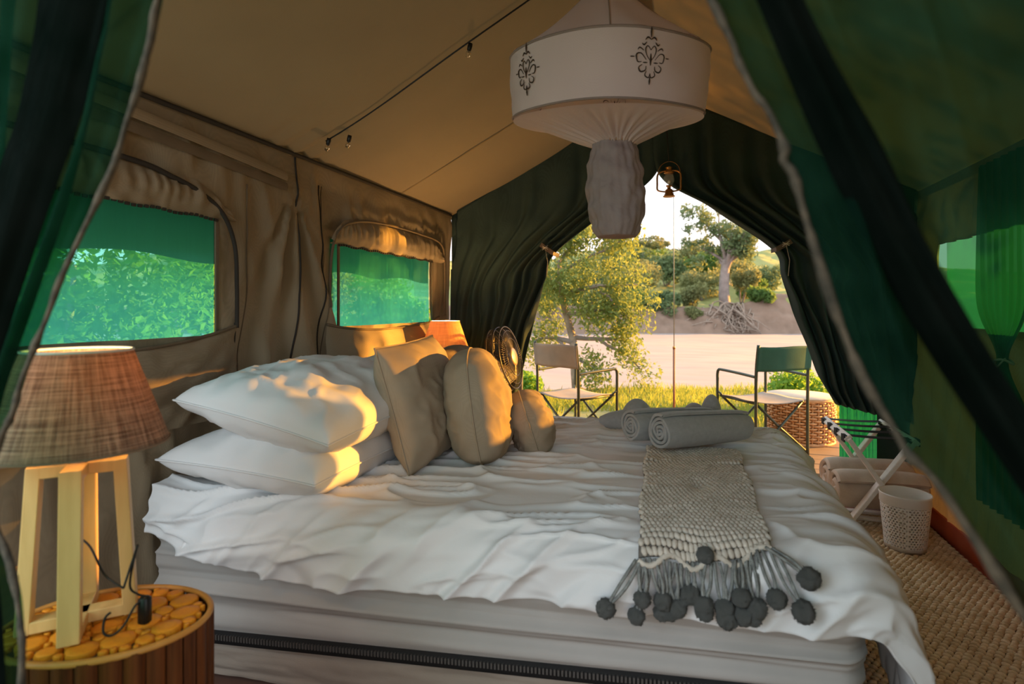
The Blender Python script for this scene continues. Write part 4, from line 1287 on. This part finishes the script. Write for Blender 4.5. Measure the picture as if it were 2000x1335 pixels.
for i, (u, dr, sw_, r_) in enumerate(poms):
    a = lerp(-.160, .205, u) + (HW + .005) * lerp(.045, -.005, u); b = 2.41 + .06 * u - (HW + .005)
    dr = dr * .72
    p = drape(np.array([a + sw_]), np.array([b - dr]))[0]; e = .01
    q0 = tpos(np.array([u]), np.array([HW + .005]), np.array([.014]))[0][0]
    aa_, bb_ = a + sw_, b - dr
    dx = drape(np.array([aa_ + e]), np.array([bb_]))[0] - drape(np.array([aa_ - e]), np.array([bb_]))[0]
    dy = drape(np.array([aa_]), np.array([bb_ + e]))[0] - drape(np.array([aa_]), np.array([bb_ - e]))[0]
    nn = np.cross(dx, dy); nn /= np.linalg.norm(nn)
    c = p + nn * (r_ * .95 + .004)
    if i < 4:
        po = pom_mesh(200 + i).build('pompom', POM, th); pmsh.append(po)
    else:
        po = pmsh[i % 4].copy(); COL.objects.link(po); po.parent = th
    po.location = c - TO; po.scale = (r_ * .86,) * 3; po.rotation_euler = (i * 1.3, i * .7, i * 2.1)
    mid = (q0 + c) / 2 + nn * .012
    cdm = MB()
    for s_ in (-1, 1):
        cdm.tube(interp([q0 + np.array((.006 * s_, 0, 0)), mid + np.array((.009 * s_, 0, .0)), c], np.linspace(0, 1, 10)) - TO, .0042, 6)
    cdm.build('tassel_cord', POM, th)

# ------------------------------------------------------------------ rolled towels on the throw
def roll(name, label, cat, p0, p1, rad, turns, m, seed, thick, oval=(1, 1), group=None, fold=.0, taper=.0):
    p0, p1 = np.array(p0, float), np.array(p1, float)
    c = (p0 + p1) / 2; ax = p1 - p0; L = np.linalg.norm(ax); ax /= L
    sd = np.cross((0, 0, 1), ax); sd /= np.linalg.norm(sd); up = np.cross(ax, sd)
    o = thing(name, label, cat, tuple(c), 0, group)
    n = int(44 * turns); t = np.linspace(0, 1, n)
    th_ = t * turns * 2 * PI
    r = lerp(thick * .5, rad, t)
    def section(rr, k, xs_):
        return None
    xs_ = np.linspace(-L / 2, L / 2, 26)
    def surf(dr, nr=0):
        rows = []
        for x in xs_:
            e = 1 - .10 * (abs(x) / (L / 2)) ** 6
            rr = (r + dr) * e * (1 - taper * (x / L + .5)) * (1 + .018 * fbm(th_ * .8 + seed, th_ * 0 + x * 7, seed) * t)
            jig = .004 * np.sin(th_ * 2.3 + seed) * (abs(x) / (L / 2)) ** 8
            rows.append(c - c + ax * x + (ax * 1.0)[None, :] * jig[:, None] * np.sign(x) + (np.cos(th_) * rr * oval[0])[:, None] * sd + (np.sin(th_) * rr * oval[1])[:, None] * up)
        return np.array(rows)
    A = surf(0); Bq = surf(-thick)
    mb = MB().grid(A).grid(Bq, flip=True)
    # rounded selvedges at both ends and at the outer edge
    for k, sg in ((0, -1), (-1, 1)):
        mid_ = (A[k] + Bq[k]) / 2 + ax * sg * thick * .45
        mb.grid(np.stack([A[k], mid_, Bq[k]]), flip=(sg > 0))
    mid_ = (A[:, -1] + Bq[:, -1]) / 2 + up * -.0 
    mb.grid(np.stack([A[:, -1], mid_, Bq[:, -1]]))
    mb.build('towel_roll' if cat == 'towel' else 'blanket_roll', m, o)
    return o
def bedz(x, y): return float(drape(np.array([x]), np.array([y]))[0][2])
roll('towel', 'front grey bath towel rolled up on the knitted throw', 'towel', (-.100, 2.285, TOP + .030 + .082), (.238, 2.600, TOP + .024 + .070), .081, 4.3, TOWEL, 3, .0125, group='rolled bath towels on the bed', taper=.13)
roll('towel', 'rear grey bath towel rolled up behind the front one', 'towel', (-.222, 2.395, TOP + .028 + .076), (.105, 2.700, TOP + .020 + .066), .075, 4.3, TOWEL, 5, .0125, group='rolled bath towels on the bed', taper=.13)
# hand towel folded into soft lobes behind the rolls
ht_ = thing('hand_towel', 'grey hand towel folded into soft petals behind the rolled towels', 'towel', (-.05, 2.745, TOP + .02))
def lobe(c, rx, rz, yaw, tilt, th_=.05):
    n = 22; mb = MB()
    M_ = np.array(Matrix.Rotation(yaw, 3, 'Z') @ Matrix.Rotation(tilt, 3, 'X'))
    rows = []
    for v in np.linspace(0, 1, 14):
        row = []
        for t in np.linspace(0, PI, n):
            k = math.sin(v * PI) ** .6
            row.append((rx * math.cos(t) * (.72 + .28 * k), th_ * (v - .5) * 2 * (.4 + .6 * math.sin(t)), rz * math.sin(t) * (.70 + .30 * k)))
        rows.append(row)
    G = np.array(rows) @ M_.T + np.array(c)
    mb.grid(G)
    mb.grid(np.stack([G[0], np.repeat(G[0].mean(0)[None], n, 0)])).grid(np.stack([G[-1], np.repeat(G[-1].mean(0)[None], n, 0)]), flip=True)
    mb.build('petal', TOWEL, ht_)
lobe((-.170, -.005, -.03), .095, .175, R(20), R(-6))
lobe((.0, .02, -.02), .075, .125, R(24), R(8))
lobe((.090, .05, -.02), .080, .150, R(28), R(-4))
lobe((.155, .06, -.01), .062, .185, R(32), R(6), .04)
mb = MB().box((.0, .03, .028), (.46, .16, .05), Matrix.Rotation(R(24), 3, 'Z'), .02)
mb.build('folded_base', TOWEL, ht_)
mb = MB().lathe([(.050, 0), (.046, .05), (.03, .11), (.012, .15), (0, .16)], 20, (-.20, -.02, .030), Matrix.Rotation(R(-82), 3, 'Y') @ Matrix.Rotation(R(20), 3, 'X'), 1.3, .8)
mb.build('corner_fold', TOWEL, ht_)

# ================================================================== BEDSIDE
def stump_table(name, label, loc, rz, seed, sx=.192, sy=.142, H=.56, slices=True):
    rg_ = np.random.default_rng(seed)
    o = thing(name, label, 'side table', loc, rz)
    m2 = MB().lathe([(1.0, 0.0), (1.0, H - .016), (.985, H - .010), (0, H - .010)], 48, sx=sx - .012, sy=sy - .012)
    m2.build('core', BARKF, o)
    # split wood staves round the side
    n = 30
    for k in range(n):
        a0 = 2 * PI * k / n; a1 = 2 * PI * (k + .94) / n
        am = (a0 + a1) / 2
        rows = []
        b = .006 + .005 * rg_.random()
        for z in (0.0, H * .33, H * .66, H - .006):
            row = []
            for t in np.linspace(0, 1, 6):
                a = lerp(a0, a1, t); bl = b * math.sin(t * PI) ** .5 + .002 * rg_.random()
                row.append(((sx - .004 + bl) * math.cos(a), (sy - .004 + bl) * math.sin(a), z))
            rows.append(row)
        mb = MB().grid(np.array(rows), flip=True)
        mb.build('stave', STAVE, o)
    a = np.linspace(0, 2 * PI, 60)[:-1]
    MB().tube(np.stack([sx * np.cos(a), sy * np.sin(a), np.full(59, H - .006)], 1), .0065, 8, closed=True).build('rim', mat('rim_wood', (.62, .30, .07), (.48, .2, .04), nscale=12, rough=.4), o)
    # sliced branches set into the top: random packing
    P = []
    tries = 0
    for rr, cnt in ((.0285, 16), (.023, 22), (.018, 34), (.013, 60), (.009, 110), (.006, 120)):
        got = 0
        for _ in range(3000):
            if got >= cnt: break
            t = rg_.random() * 2 * PI; q = math.sqrt(rg_.random())
            x, y = q * math.cos(t) * (sx - .010 - rr), q * math.sin(t) * (sy - .010 - rr)
            r = rr * (.92 + .16 * rg_.random())
            if all((x - a_) ** 2 + (y - b_) ** 2 > (r * .95 + c_ * .95) ** 2 for a_, b_, c_ in P):
                P.append((x, y, r)); got += 1
    base = MB().lathe([(1.0, 0), (1.0, .0095), (.93, .0118), (.5, .0122), (.12, .0120), (0, .0119)], 12).build('wood_slice', SLICE, o)
    base['__p'] = 1
    first = True
    for x, y, r in P:
        s = base if first else base.copy()
        if not first: COL.objects.link(s)
        first = False
        s.parent = o; s.location = (x, y, H - .014 + .0025 * rg_.random())
        el = rg_.random() * .3
        s.scale = (r * (1 + el * .4), r * (1 - el * .2), 1.0); s.rotation_euler = (rg_.normal(0, .03), rg_.normal(0, .03), rg_.random() * 6)
    del base['__p']
    return o

def bed_lamp(name, label, loc, rz, bur, power, rimm=RIMW):
    o = thing(name, label, 'lamp', loc, rz)
    hB = .325
    # four flat frames set as a cross: wide foot, narrower head
    st = MB()
    bt, tp = .088, .070                         # half widths at foot and head
    wd, dp = .036, .024
    fr_obj = []
    for k in range(4):
        a = PI / 2 * k
        d = np.array((math.cos(a), math.sin(a), 0)); n = np.array((-d[1], d[0], 0))
        mb = MB().bar(d * bt, d * tp + np.array((0, 0, hB)), wd, dp, d, .0015)
        mb.build('leg', PINE, o, False)
    mb = MB()
    for a in (0, PI / 2):
        d = np.array((math.cos(a), math.sin(a), 0))
        mb.bar(-d * (bt - .01) + np.array((0, 0, .012)), d * (bt - .01) + np.array((0, 0, .012)), wd * .98, .023, (0, 0, 1), .0015)
    mb.build('bottom_rail', PINE, o, False)
    mb = MB()
    for a in (0, PI / 2):
        d = np.array((math.cos(a), math.sin(a), 0))
        mb.bar(-d * (tp + .006) + np.array((0, 0, hB - .012)), d * (tp + .006) + np.array((0, 0, hB - .012)), wd * .98, .024, (0, 0, 1), .0015)
    mb.build('top_rail', PINE, o, False)
    MB().lathe([(.018, hB), (.018, hB + .012), (.012, hB + .014), (.012, hB + .05), (.016, hB + .052), (.016, hB + .08), (.006, hB + .082)], 16).build('bulb_holder', WHITEP, o)
    # shade
    sh = MB()
    z0, z1, r0, r1 = hB + .034, hB + .226, .158, .092
    n = 64; a = np.linspace(0, 2 * PI, n + 1)[:-1]
    rows = [np.stack([lerp(r0, r1, t) * np.cos(a), lerp(r0, r1, t) * np.sin(a), np.full(n, lerp(z0, z1, t))], 1) for t in np.linspace(0, 1, 14)]
    sh.grid(np.array(rows), wrapv=True)
    s = sh.build('lamp_shade', bur, o); solid(s, .0018, -1)
    ul = s.data.uv_layers.new(name='weave')
    for p in s.data.polygons:
        us_ = [v % n for v in p.vertices]
        for li, v in zip(p.loop_indices, p.vertices):
            u_ = v % n
            if max(us_) - min(us_) > n / 2 and u_ == 0: u_ = n
            ul.data[li].uv = (u_ / n, (v // n) / 13)
    MB().tube(rows[-1], .0028, 6, closed=True).build('shade_rim', rimm, s)
    MB().tube(rows[0], .0024, 6, closed=True).build('shade_hem', bur, s)
    mb = MB()
    for k in range(3):
        aa_ = k * 2 * PI / 3 + .4
        mb.tube([(.014 * math.cos(aa_), .014 * math.sin(aa_), hB + .075), (r1 * .98 * math.cos(aa_), r1 * .98 * math.sin(aa_), z1 - .006)], .0016, 5)
    mb.build('shade_spider', WHITEP, s)
    bu = MB().lathe([(.008, hB + .08), (.014, hB + .095), (.024, hB + .118), (.026, hB + .134), (.020, hB + .152), (0, hB + .160)], 18).build('bulb', mat('lit_bulb', (1, .9, .7), emit=((1.0, .62, .26), 12.0)), o)
    li = bpy.data.lights.new('lamp_light', 'POINT'); li.energy = power; li.color = (1.0, .58, .22); li.shadow_soft_size = .03
    lo = bpy.data.objects.new('lamp_light', li); COL.objects.link(lo); lo.parent = o; lo.location = (0, 0, hB + .175)
    return o

TS = (-1.135, .862)
stump_table('stump_table', 'oval side table of sliced branches and split wood staves in front of the bed', (TS[0], TS[1], FZ), R(17 + 6), 3)
L1 = bed_lamp('bedside_lamp', 'table lamp with brown burlap shade on pale wooden legs nearest the camera', (-1.180, .835, FZ + .562), R(17 + 28), BURLAP, 2.0)
# its cable, looped round one leg, and the switch box
cb = MB()
cb.tube(interp([(.0, .0, .17), (.03, -.01, .155), (.075, -.035, .115), (.105, -.045, .10), (.125, -.05, .092)], np.linspace(0, 1, 30)), .0022, 6)
cb.tube(interp([(.125, -.05, .092), (.130, -.03, .14), (.136, -.025, .165), (.133, -.03, .145), (.128, -.036, .09), (.14, -.03, .07), (.150, -.024, .062), (.138, -.036, .05), (.126, -.05, .02), (.11, -.06, .006), (.095, -.062, .012), (.092, -.055, .035), (.10, -.05, .045)], np.linspace(0, 1, 90)), .0022, 6)
cbo = cb.build('cable', CORD, L1)
cbo.rotation_euler = (0, 0, R(-28))
sw_ = MB().box((.148, -.022, .035), (.022, .018, .055), bev=.004).build('switch_box', CORD, cbo)

stump_table('stump_table', 'second side table of sliced branches in the far corner under the glowing lamp', (-1.46, 3.33, FZ), R(40), 8, .16, .16)
bed_lamp('bedside_lamp', 'glowing lamp with tan shade in the far corner behind the cushions', (-1.475, 3.32, FZ + .562), R(30), BURLAPO, 17.0)

# fan on a stand in the far corner
fo = thing('pedestal_fan', 'dark standing fan with a round wire cage tilted up beside the far lamp', 'fan', (-1.10, 3.42, FZ))
FC = np.array((.0, -.02, .875))
nfan = Vector((.965, -.02, .22)).normalized()
Mf = frame_(Vector((.02, .965, .0)), nfan.cross(Vector((.02, .965, .0))))
Mf = np.array(Mf)
if (Mf @ np.array((0, 0, 1))) @ np.array(nfan) < 0: Mf = Mf @ np.diag((1, -1, -1))
cage = MB()
a = np.linspace(0, 2 * PI, 49)[:-1]
def tf(P): return np.asarray(P) @ Mf.T + FC
for z, r, tr in ((-.042, .198, .005), (.042, .198, .005), (.0, .202, .006), (.055, .17, .0022), (-.055, .17, .0022), (.062, .12, .0022), (-.062, .12, .0022)):
    cage.tube(tf(np.stack([r * np.cos(a), r * np.sin(a), np.full(48, z)], 1)), tr, 6, closed=True)
cage.build('cage_ring', FANB, fo)
sp = MB()
for k in range(72):
    q = 2 * PI * k / 72; e = np.array((math.cos(q), math.sin(q)))
    for sg in (1, -1):
        sp.tube(tf([(e[0] * .05, e[1] * .05, sg * .066), (e[0] * .12, e[1] * .12, sg * .062), (e[0] * .17, e[1] * .17, sg * .055), (e[0] * .198, e[1] * .198, sg * .042), (e[0] * .201, e[1] * .201, 0)]), .0013, 4, caps=False)
sp.build('cage_wire', FANB, fo, kind='stuff')
MB().lathe([(.0, .074), (.045, .072), (.058, .066), (.060, .060)], 24, FC, Mf).build('badge_plate', mat('fan_badge', (.34, .24, .15), rough=.35, metal=.5), fo)
for k in range(4):
    g = []
    for r in np.linspace(.03, .165, 8):
        row = []
        for t in np.linspace(-.5, .5, 6):
            q = k * PI / 2 + t * (1.25 - r * 2.2) + r * 1.5
            row.append((r * math.cos(q), r * math.sin(q), .034 * t * 1.6))
        g.append(row)
    MB().grid(tf(np.array(g))).build('blade', FANP, fo)
MB().lathe([(0, .04), (.034, .03), (.036, -.03), (.055, -.06), (.06, -.12), (.045, -.16), (0, -.17)], 20, FC, Mf).build('motor_housing', FANP, fo)
pb_ = FC + np.array(nfan) * -.10
MB().tube([(pb_[0], pb_[1], .02), (pb_[0], pb_[1], pb_[2])], .013, 10).build('pole', FANB, fo)
MB().lathe([(.096, 0), (.10, .012), (.08, .026), (.03, .034), (.022, .06), (0, .06)], 32, (pb_[0], pb_[1], 0)).build('base', FANP, fo)

# ================================================================== RIGHT SIDE: RUG, RACK, BLANKETS, BIN
rg_ = thing('rug', 'coarse braided jute rug on the tent floor along the foot of the bed', 'rug', (.80, 2.3, FZ))
x0, x1, y0, y1 = -.40, .455, -1.62, 1.45
MB().box(((x0 + x1) / 2, (y0 + y1) / 2, .004), (x1 - x0, y1 - y0, .006)).build('backing', JUTED, rg_, False)
unit = MB().ball((0, 0, 0), (1, 1, 1), 7, 4); uv_ = unit.V[0]; uf = np.array([f + [f[-1]] if len(f) == 3 else f for f in unit.F])
V4, F4 = [], []
rx = np.random.default_rng(17)
px_, py_ = .0275, .0215
ni = int((x1 - x0) / px_); nj = int((y1 - y0) / py_)
k = 0
for j in range(nj):
    for i in range(ni):
        x = x0 + (i + .5 + (.5 if j % 2 else 0)) * px_; y = y0 + (j + .5) * py_
        q = (.55 if (i % 2) else -.55) * 1 + rx.normal(0, .12)
        y += .004 * math.sin(x * 9 + j * .13)
        hz_ = .0115 * (.85 + .3 * rx.random()) + .004 * math.exp(-((y + .75 - .12 * x) / .06) ** 2)
        c_, s_ = math.cos(q), math.sin(q)
        X = uv_[:, 0] * .0172; Y = uv_[:, 1] * .0112
        V4.append(np.stack([x + X * c_ - Y * s_, y + X * s_ + Y * c_, .007 + uv_[:, 2] * hz_ + .004 * math.exp(-((y + .75 - .12 * x) / .06) ** 2)], 1))
V4 = np.concatenate(V4); m_ = len(uv_); cnt = len(V4) // m_
FF = []
tri = [f for f in unit.F]
Fl = []
for k in range(cnt):
    o_ = k * m_
    for f in tri: Fl.append([q + o_ for q in f])
meshobj('braid_knot', V4, Fl, JUTE, rg_, True, 'stuff')

rk = thing('luggage_rack', 'white folding wooden luggage rack with black webbing straps beside the bed foot', 'luggage rack', (.985, 3.68, FZ))
yF, yB = -.255, .255
xl, xr, fl_, frr = -.155, .155, -.17, .17
for y, off in ((yF, .0), (yB, .0)):
    for s in (1, -1):
        dy = .010 * s
        MB().bar((fl_ * s, y + dy, .008), (xr * s, y + dy, .50), .022, .056, (0, 1, 0), .003).build('leg', WHITEW, rk, False)
for s in (1, -1):
    MB().bar((xr * s, yF - .02, .50), (xr * s, yB + .02, .50), .040, .022, (.7 * s, 0, .7), .003).build('top_rail', WHITEW, rk, False)
    MB().bar((fl_ * s * .88, yF, .038), (fl_ * s * .88, yB, .038), .022, .03, (.5 * s, 0, .8), .003).build('stretcher', WHITEW, rk, False)
MB().tube([(0, yF - .02, .253), (0, yB + .02, .253)], .006, 8).build('pivot_rod', WHITEP, rk)
for k in range(4):
    y = lerp(yF + .02, yB - .02, k / 3)
    g = []
    for t in np.linspace(0, 1, 14):
        g.append([(lerp(-xr - .012, xr + .012, t), y - .03, .512 - .006 * math.sin(t * PI)), (lerp(-xr - .012, xr + .012, t), y + .03, .512 - .006 * math.sin(t * PI))])
    m2 = MB().grid(g)
    for s in (1, -1):
        m2.box((s * (xr + .018), y, .495), (.004, .06, .036)); m2.box((s * (xr - .018), y, .485), (.004, .06, .03))
    solid(m2.build('strap', STRAP, rk, False), .002)
for k in range(4):
    MB().bar((-.16, lerp(yF + .09, yB - .09, k / 3), .047), (.16, lerp(yF + .09, yB - .09, k / 3), .047), .045, .014, bev=.003).build('shelf_slat', WHITEW, rk, False)

roll('blanket', 'beige fleece blanket rolled under the rack on the side nearest the camera', 'blanket', (.80, 3.55, FZ + .185), (1.235, 3.58, FZ + .185), .124, 2.4, FLEECE, 8, .030, (.85, 1.0), 'rolled blankets under the luggage rack')
roll('blanket', 'beige fleece blanket rolled under the rack behind the other roll', 'blanket', (.80, 3.775, FZ + .19), (1.235, 3.81, FZ + .19), .130, 2.4, FLEECE, 9, .030, (.85, 1.0), 'rolled blankets under the luggage rack')

# waste bin of punched white tin
bn = thing('waste_bin', 'white punched metal waste bin standing on the jute rug in front of the rack', 'bin', (1.035, 3.235, FZ + .012))
rb, rt_, hb_ = .088, .108, .275
def cyl(r, n=48, zs=(0, 1)): return None
m2 = MB()
m2.lathe([(rb * .98, .004), (rb, .0), (rb, .022), (rb + .0015, .024)], 64)
m2.build('bottom_band', WHITEP, bn); m2 = MB()
m2.lathe([(rt_ - .004, hb_ - .055), (rt_ + .001, hb_ - .050), (rt_ + .001, hb_ - .012), (rt_ + .004, hb_ - .006), (rt_ + .002, hb_), (rt_ - .002, hb_ - .004), (rt_ - .004, hb_ - .05)], 64)
m2.build('rim_band', WHITEP, bn)
MB().lathe([(rb * .97, .006), (0, .006)], 48).build('bottom', WHITEP, bn)
# pierced wall: a lattice of strips with open cells between
n, mrows = 84, 17
aa_ = np.linspace(0, 2 * PI, n + 1)[:-1]
lat = MB()
def wallp(q, t, dr=0): 
    r = lerp(rb, rt_ - .002, t) + dr
    return (r * math.cos(q), r * math.sin(q), lerp(.02, hb_ - .05, t))
V_, F_ = [], []
for j in range(mrows * 2 + 1):
    for i in range(n * 2):
        V_.append(wallp(PI * i / n, j / (mrows * 2)))
for j in range(mrows * 2):
    for i in range(n * 2):
        hole = (i % 4 == 1 and j % 4 == 1) or (i % 4 == 3 and j % 4 == 3) or (j % 4 == 1 and i % 4 == 0) or ((i // 12) % 2 == 0 and j % 4 == 3 and i % 4 == 2)
        if (i % 24) in (0, 1): hole = False
        if hole: continue
        l = (i + 1) % (n * 2)
        F_.append([j * n * 2 + i, j * n * 2 + l, (j + 1) * n * 2 + l, (j + 1) * n * 2 + i])
solid(meshobj('pierced_wall', V_, F_, WHITEP, bn), .0016)

# ================================================================== OUTSIDE ON THE DECK
DZ = .105
def camp_chair(name, label, loc, rz, cb_, cs_):
    """origin at the middle of the four feet; faces local +y"""
    o = thing(name, label, 'chair', loc, rz)
    hw, hd = .25, .24
    for s in (-1, 1):
        mb = MB().tube(interp([(s * hw, -hd, 0), (s * hw, -hd, .45), (s * hw, -hd - .005, .70), (s * hw, -hd - .03, .90)], np.linspace(0, 1, 16)), .0125, 10)
        mb.build('rear_post', METALG, o)
        P = interp([(s * hw, -hd, .645), (s * hw, -.05, .655), (s * hw, hd - .06, .662), (s * hw, hd - .015, .655), (s * hw, hd, .62), (s * hw, hd, .55), (s * hw, hd, .3), (s * hw, hd, 0)], np.linspace(0, 1, 46))
        MB().tube(P, .0120, 10).build('arm_and_front_leg', METALG, o)
        MB().tube([(s * hw, -hd, .02), (s * hw, hd, .02)], .010, 8).build('foot_bar', METALG, o)
    for y in (-hd + .03, hd - .03):
        for s in (-1, 1):
            MB().tube([(s * hw, y, .03), (0, y + s * .008, .235), (-s * (hw - .03), y, .425)], .0105, 8).build('cross_leg', METALG, o)
    for s in (-1, 1):
        MB().tube([(s * (hw - .03), -hd + .02, .43), (s * (hw - .03), hd, .43)], .011, 8).build('seat_rail', METALG, o)
        MB().tube([(s * (hw - .03), hd - .04, .43), (s * hw, hd - .01, .47)], .008, 6).build('seat_link', METALG, o)
    g = []
    for u in np.linspace(-1, 1, 18):
        g.append([(u * (hw - .018), v, .444 - .022 * (1 - u * u) + .003 * math.sin(v * 20)) for v in np.linspace(-hd, hd + .01, 14)])
    solid(MB().grid(np.array(g), flip=True).build('seat', cs_, o), .005)
    g = []
    for u in np.linspace(-1, 1, 22):
        g.append([(u * (hw + .012), -hd - .008 - .022 * (z - .7) / .2 - .028 * (1 - u * u) - .012 * (abs(u) > .97), z + .004 * (1 - u * u) * math.sin(u * 3)) for z in np.linspace(.69, .885, 10)])
    b = solid(MB().grid(np.array(g)).build('backrest', cb_, o), .005)
    return o
def chair_frame(p, facing, side):
    """p = the rear foot on the inner side"""
    f = Vector((facing[0], facing[1])).normalized()
    r = Vector((f.y, -f.x))
    c = Vector((p[0], p[1])) + f * .24 + r * (.25 * side)
    return (c.x, c.y, DZ), math.atan2(-f.x, f.y)
l_, a_ = chair_frame((-.839, 4.555), (.55, .835), -1)
camp_chair('camp_chair', 'folding camp chair with pale brown canvas back on the deck under the river tree', l_, a_, CHAIRB, CHAIRB)
l_, a_ = chair_frame((.525, 4.80), (-.55, .835), 1)
camp_chair('camp_chair', 'folding camp chair with green canvas back on the deck beside the wicker table', l_, a_, CHAIRG, CHAIRB)

wb = thing('wicker_table', 'round wicker drum table with pale flat lid on the deck behind the green chair', 'side table', (.985, 5.64, DZ))
H_, rw = .385, .268
MB().lathe([(rw - .02, .0), (rw - .014, H_ * .5), (rw - .02, H_)], 40).build('lining', WICKD, wb)
wv_ = MB()
nst = 34
for j in range(17):
    z = .016 + j * (H_ - .03) / 16
    a = np.linspace(0, 2 * PI, nst * 4 + 1)[:-1]
    r = rw - .006 + .010 * np.sin(a * nst / 2 + (PI if j % 2 else 0)) + .012 * math.sin(z / H_ * PI)
    wv_.tube(np.stack([r * np.cos(a), r * np.sin(a), z + .002 * np.sin(a * 5 + j)], 1), .0105, 6, closed=True)
wv_.build('woven_strand', WICK, wb, kind='stuff')
for k in range(nst):
    q = 2 * PI * (k + .5) / nst
    MB().tube([((rw - .002 + .012 * math.sin(t * PI)) * math.cos(q), (rw - .002 + .012 * math.sin(t * PI)) * math.sin(q), t * H_) for t in np.linspace(0, 1, 7)], .006, 6).build('stake', WICK, wb)
for z in (.008, H_):
    a = np.linspace(0, 2 * PI, 60)[:-1]
    MB().tube(np.stack([(rw + .004) * np.cos(a), (rw + .004) * np.sin(a), np.full(59, z)], 1), .013, 8, closed=True).build('rim', WICK, wb)
MB().lathe([(rw + .012, H_ + .008), (rw + .018, H_ + .016), (rw + .014, H_ + .026), (0, H_ + .028)], 48).build('lid', LIDW, wb)

po = thing('awning_pole', 'thin awning pole with reddish lower section standing on the deck edge', 'pole', (-.118, 5.99, DZ))
MB().tube([(0, 0, 0), (0, 0, .78)], .0115, 10).build('lower_section', POLER, po)
MB().tube([(0, 0, .78), (-.004, 0, 3.0)], .0045, 8).build('upper_section', POLEG, po)
MB().lathe([(.013, .77), (.014, .79), (.008, .80)], 12).build('collar', BRASS, po)
tp_ = thing('tent_pole', 'grey steel tent pole standing just outside the far opening behind the fan', 'pole', (-1.215, 4.16, FZ))
MB().tube([(0, 0, 0), (0, 0, 1.0), (-.02, 0, 1.78)], .017, 12).build('tube', POLEG, tp_)
MB().lathe([(.04, 0), (.04, .008), (.02, .02), (.019, .05)], 16).build('foot', POLEG, tp_)

# unseen tree added outside the right-hand window to break up the low sun
sh = thing('added_dapple_tree', 'unseen thin leaved tree added to dapple the sun outside the net window in the wall behind the entrance curtain', 'tree', (6.0, 5.6, 0))
rs_ = np.random.default_rng(23)
MB().tube(interp([(.2, -.9, -.3), (.15, -.8, 1.2), (.1, -.5, 2.4), (.0, 0, 3.4)], np.linspace(0, 1, 16)), np.linspace(.12, .06, 16), 10).build('trunk', BARK, sh)
c = np.concatenate([np.stack([rs_.uniform(-1.0, 1.0, 30), rs_.uniform(-2.2, 1.3, 30), rs_.uniform(2.70, 4.6, 30)], 1),
                    np.stack([rs_.uniform(-1.0, 1.0, 36), rs_.uniform(1.5, 3.9, 36), rs_.uniform(2.2, 4.4, 36)], 1)])
V, F = leafcloud(c, .30 + .25 * rs_.random(66), 7500, .06, rs_, shell=.1)
meshobj('foliage', V, F, LEAFG, sh, False, 'stuff')
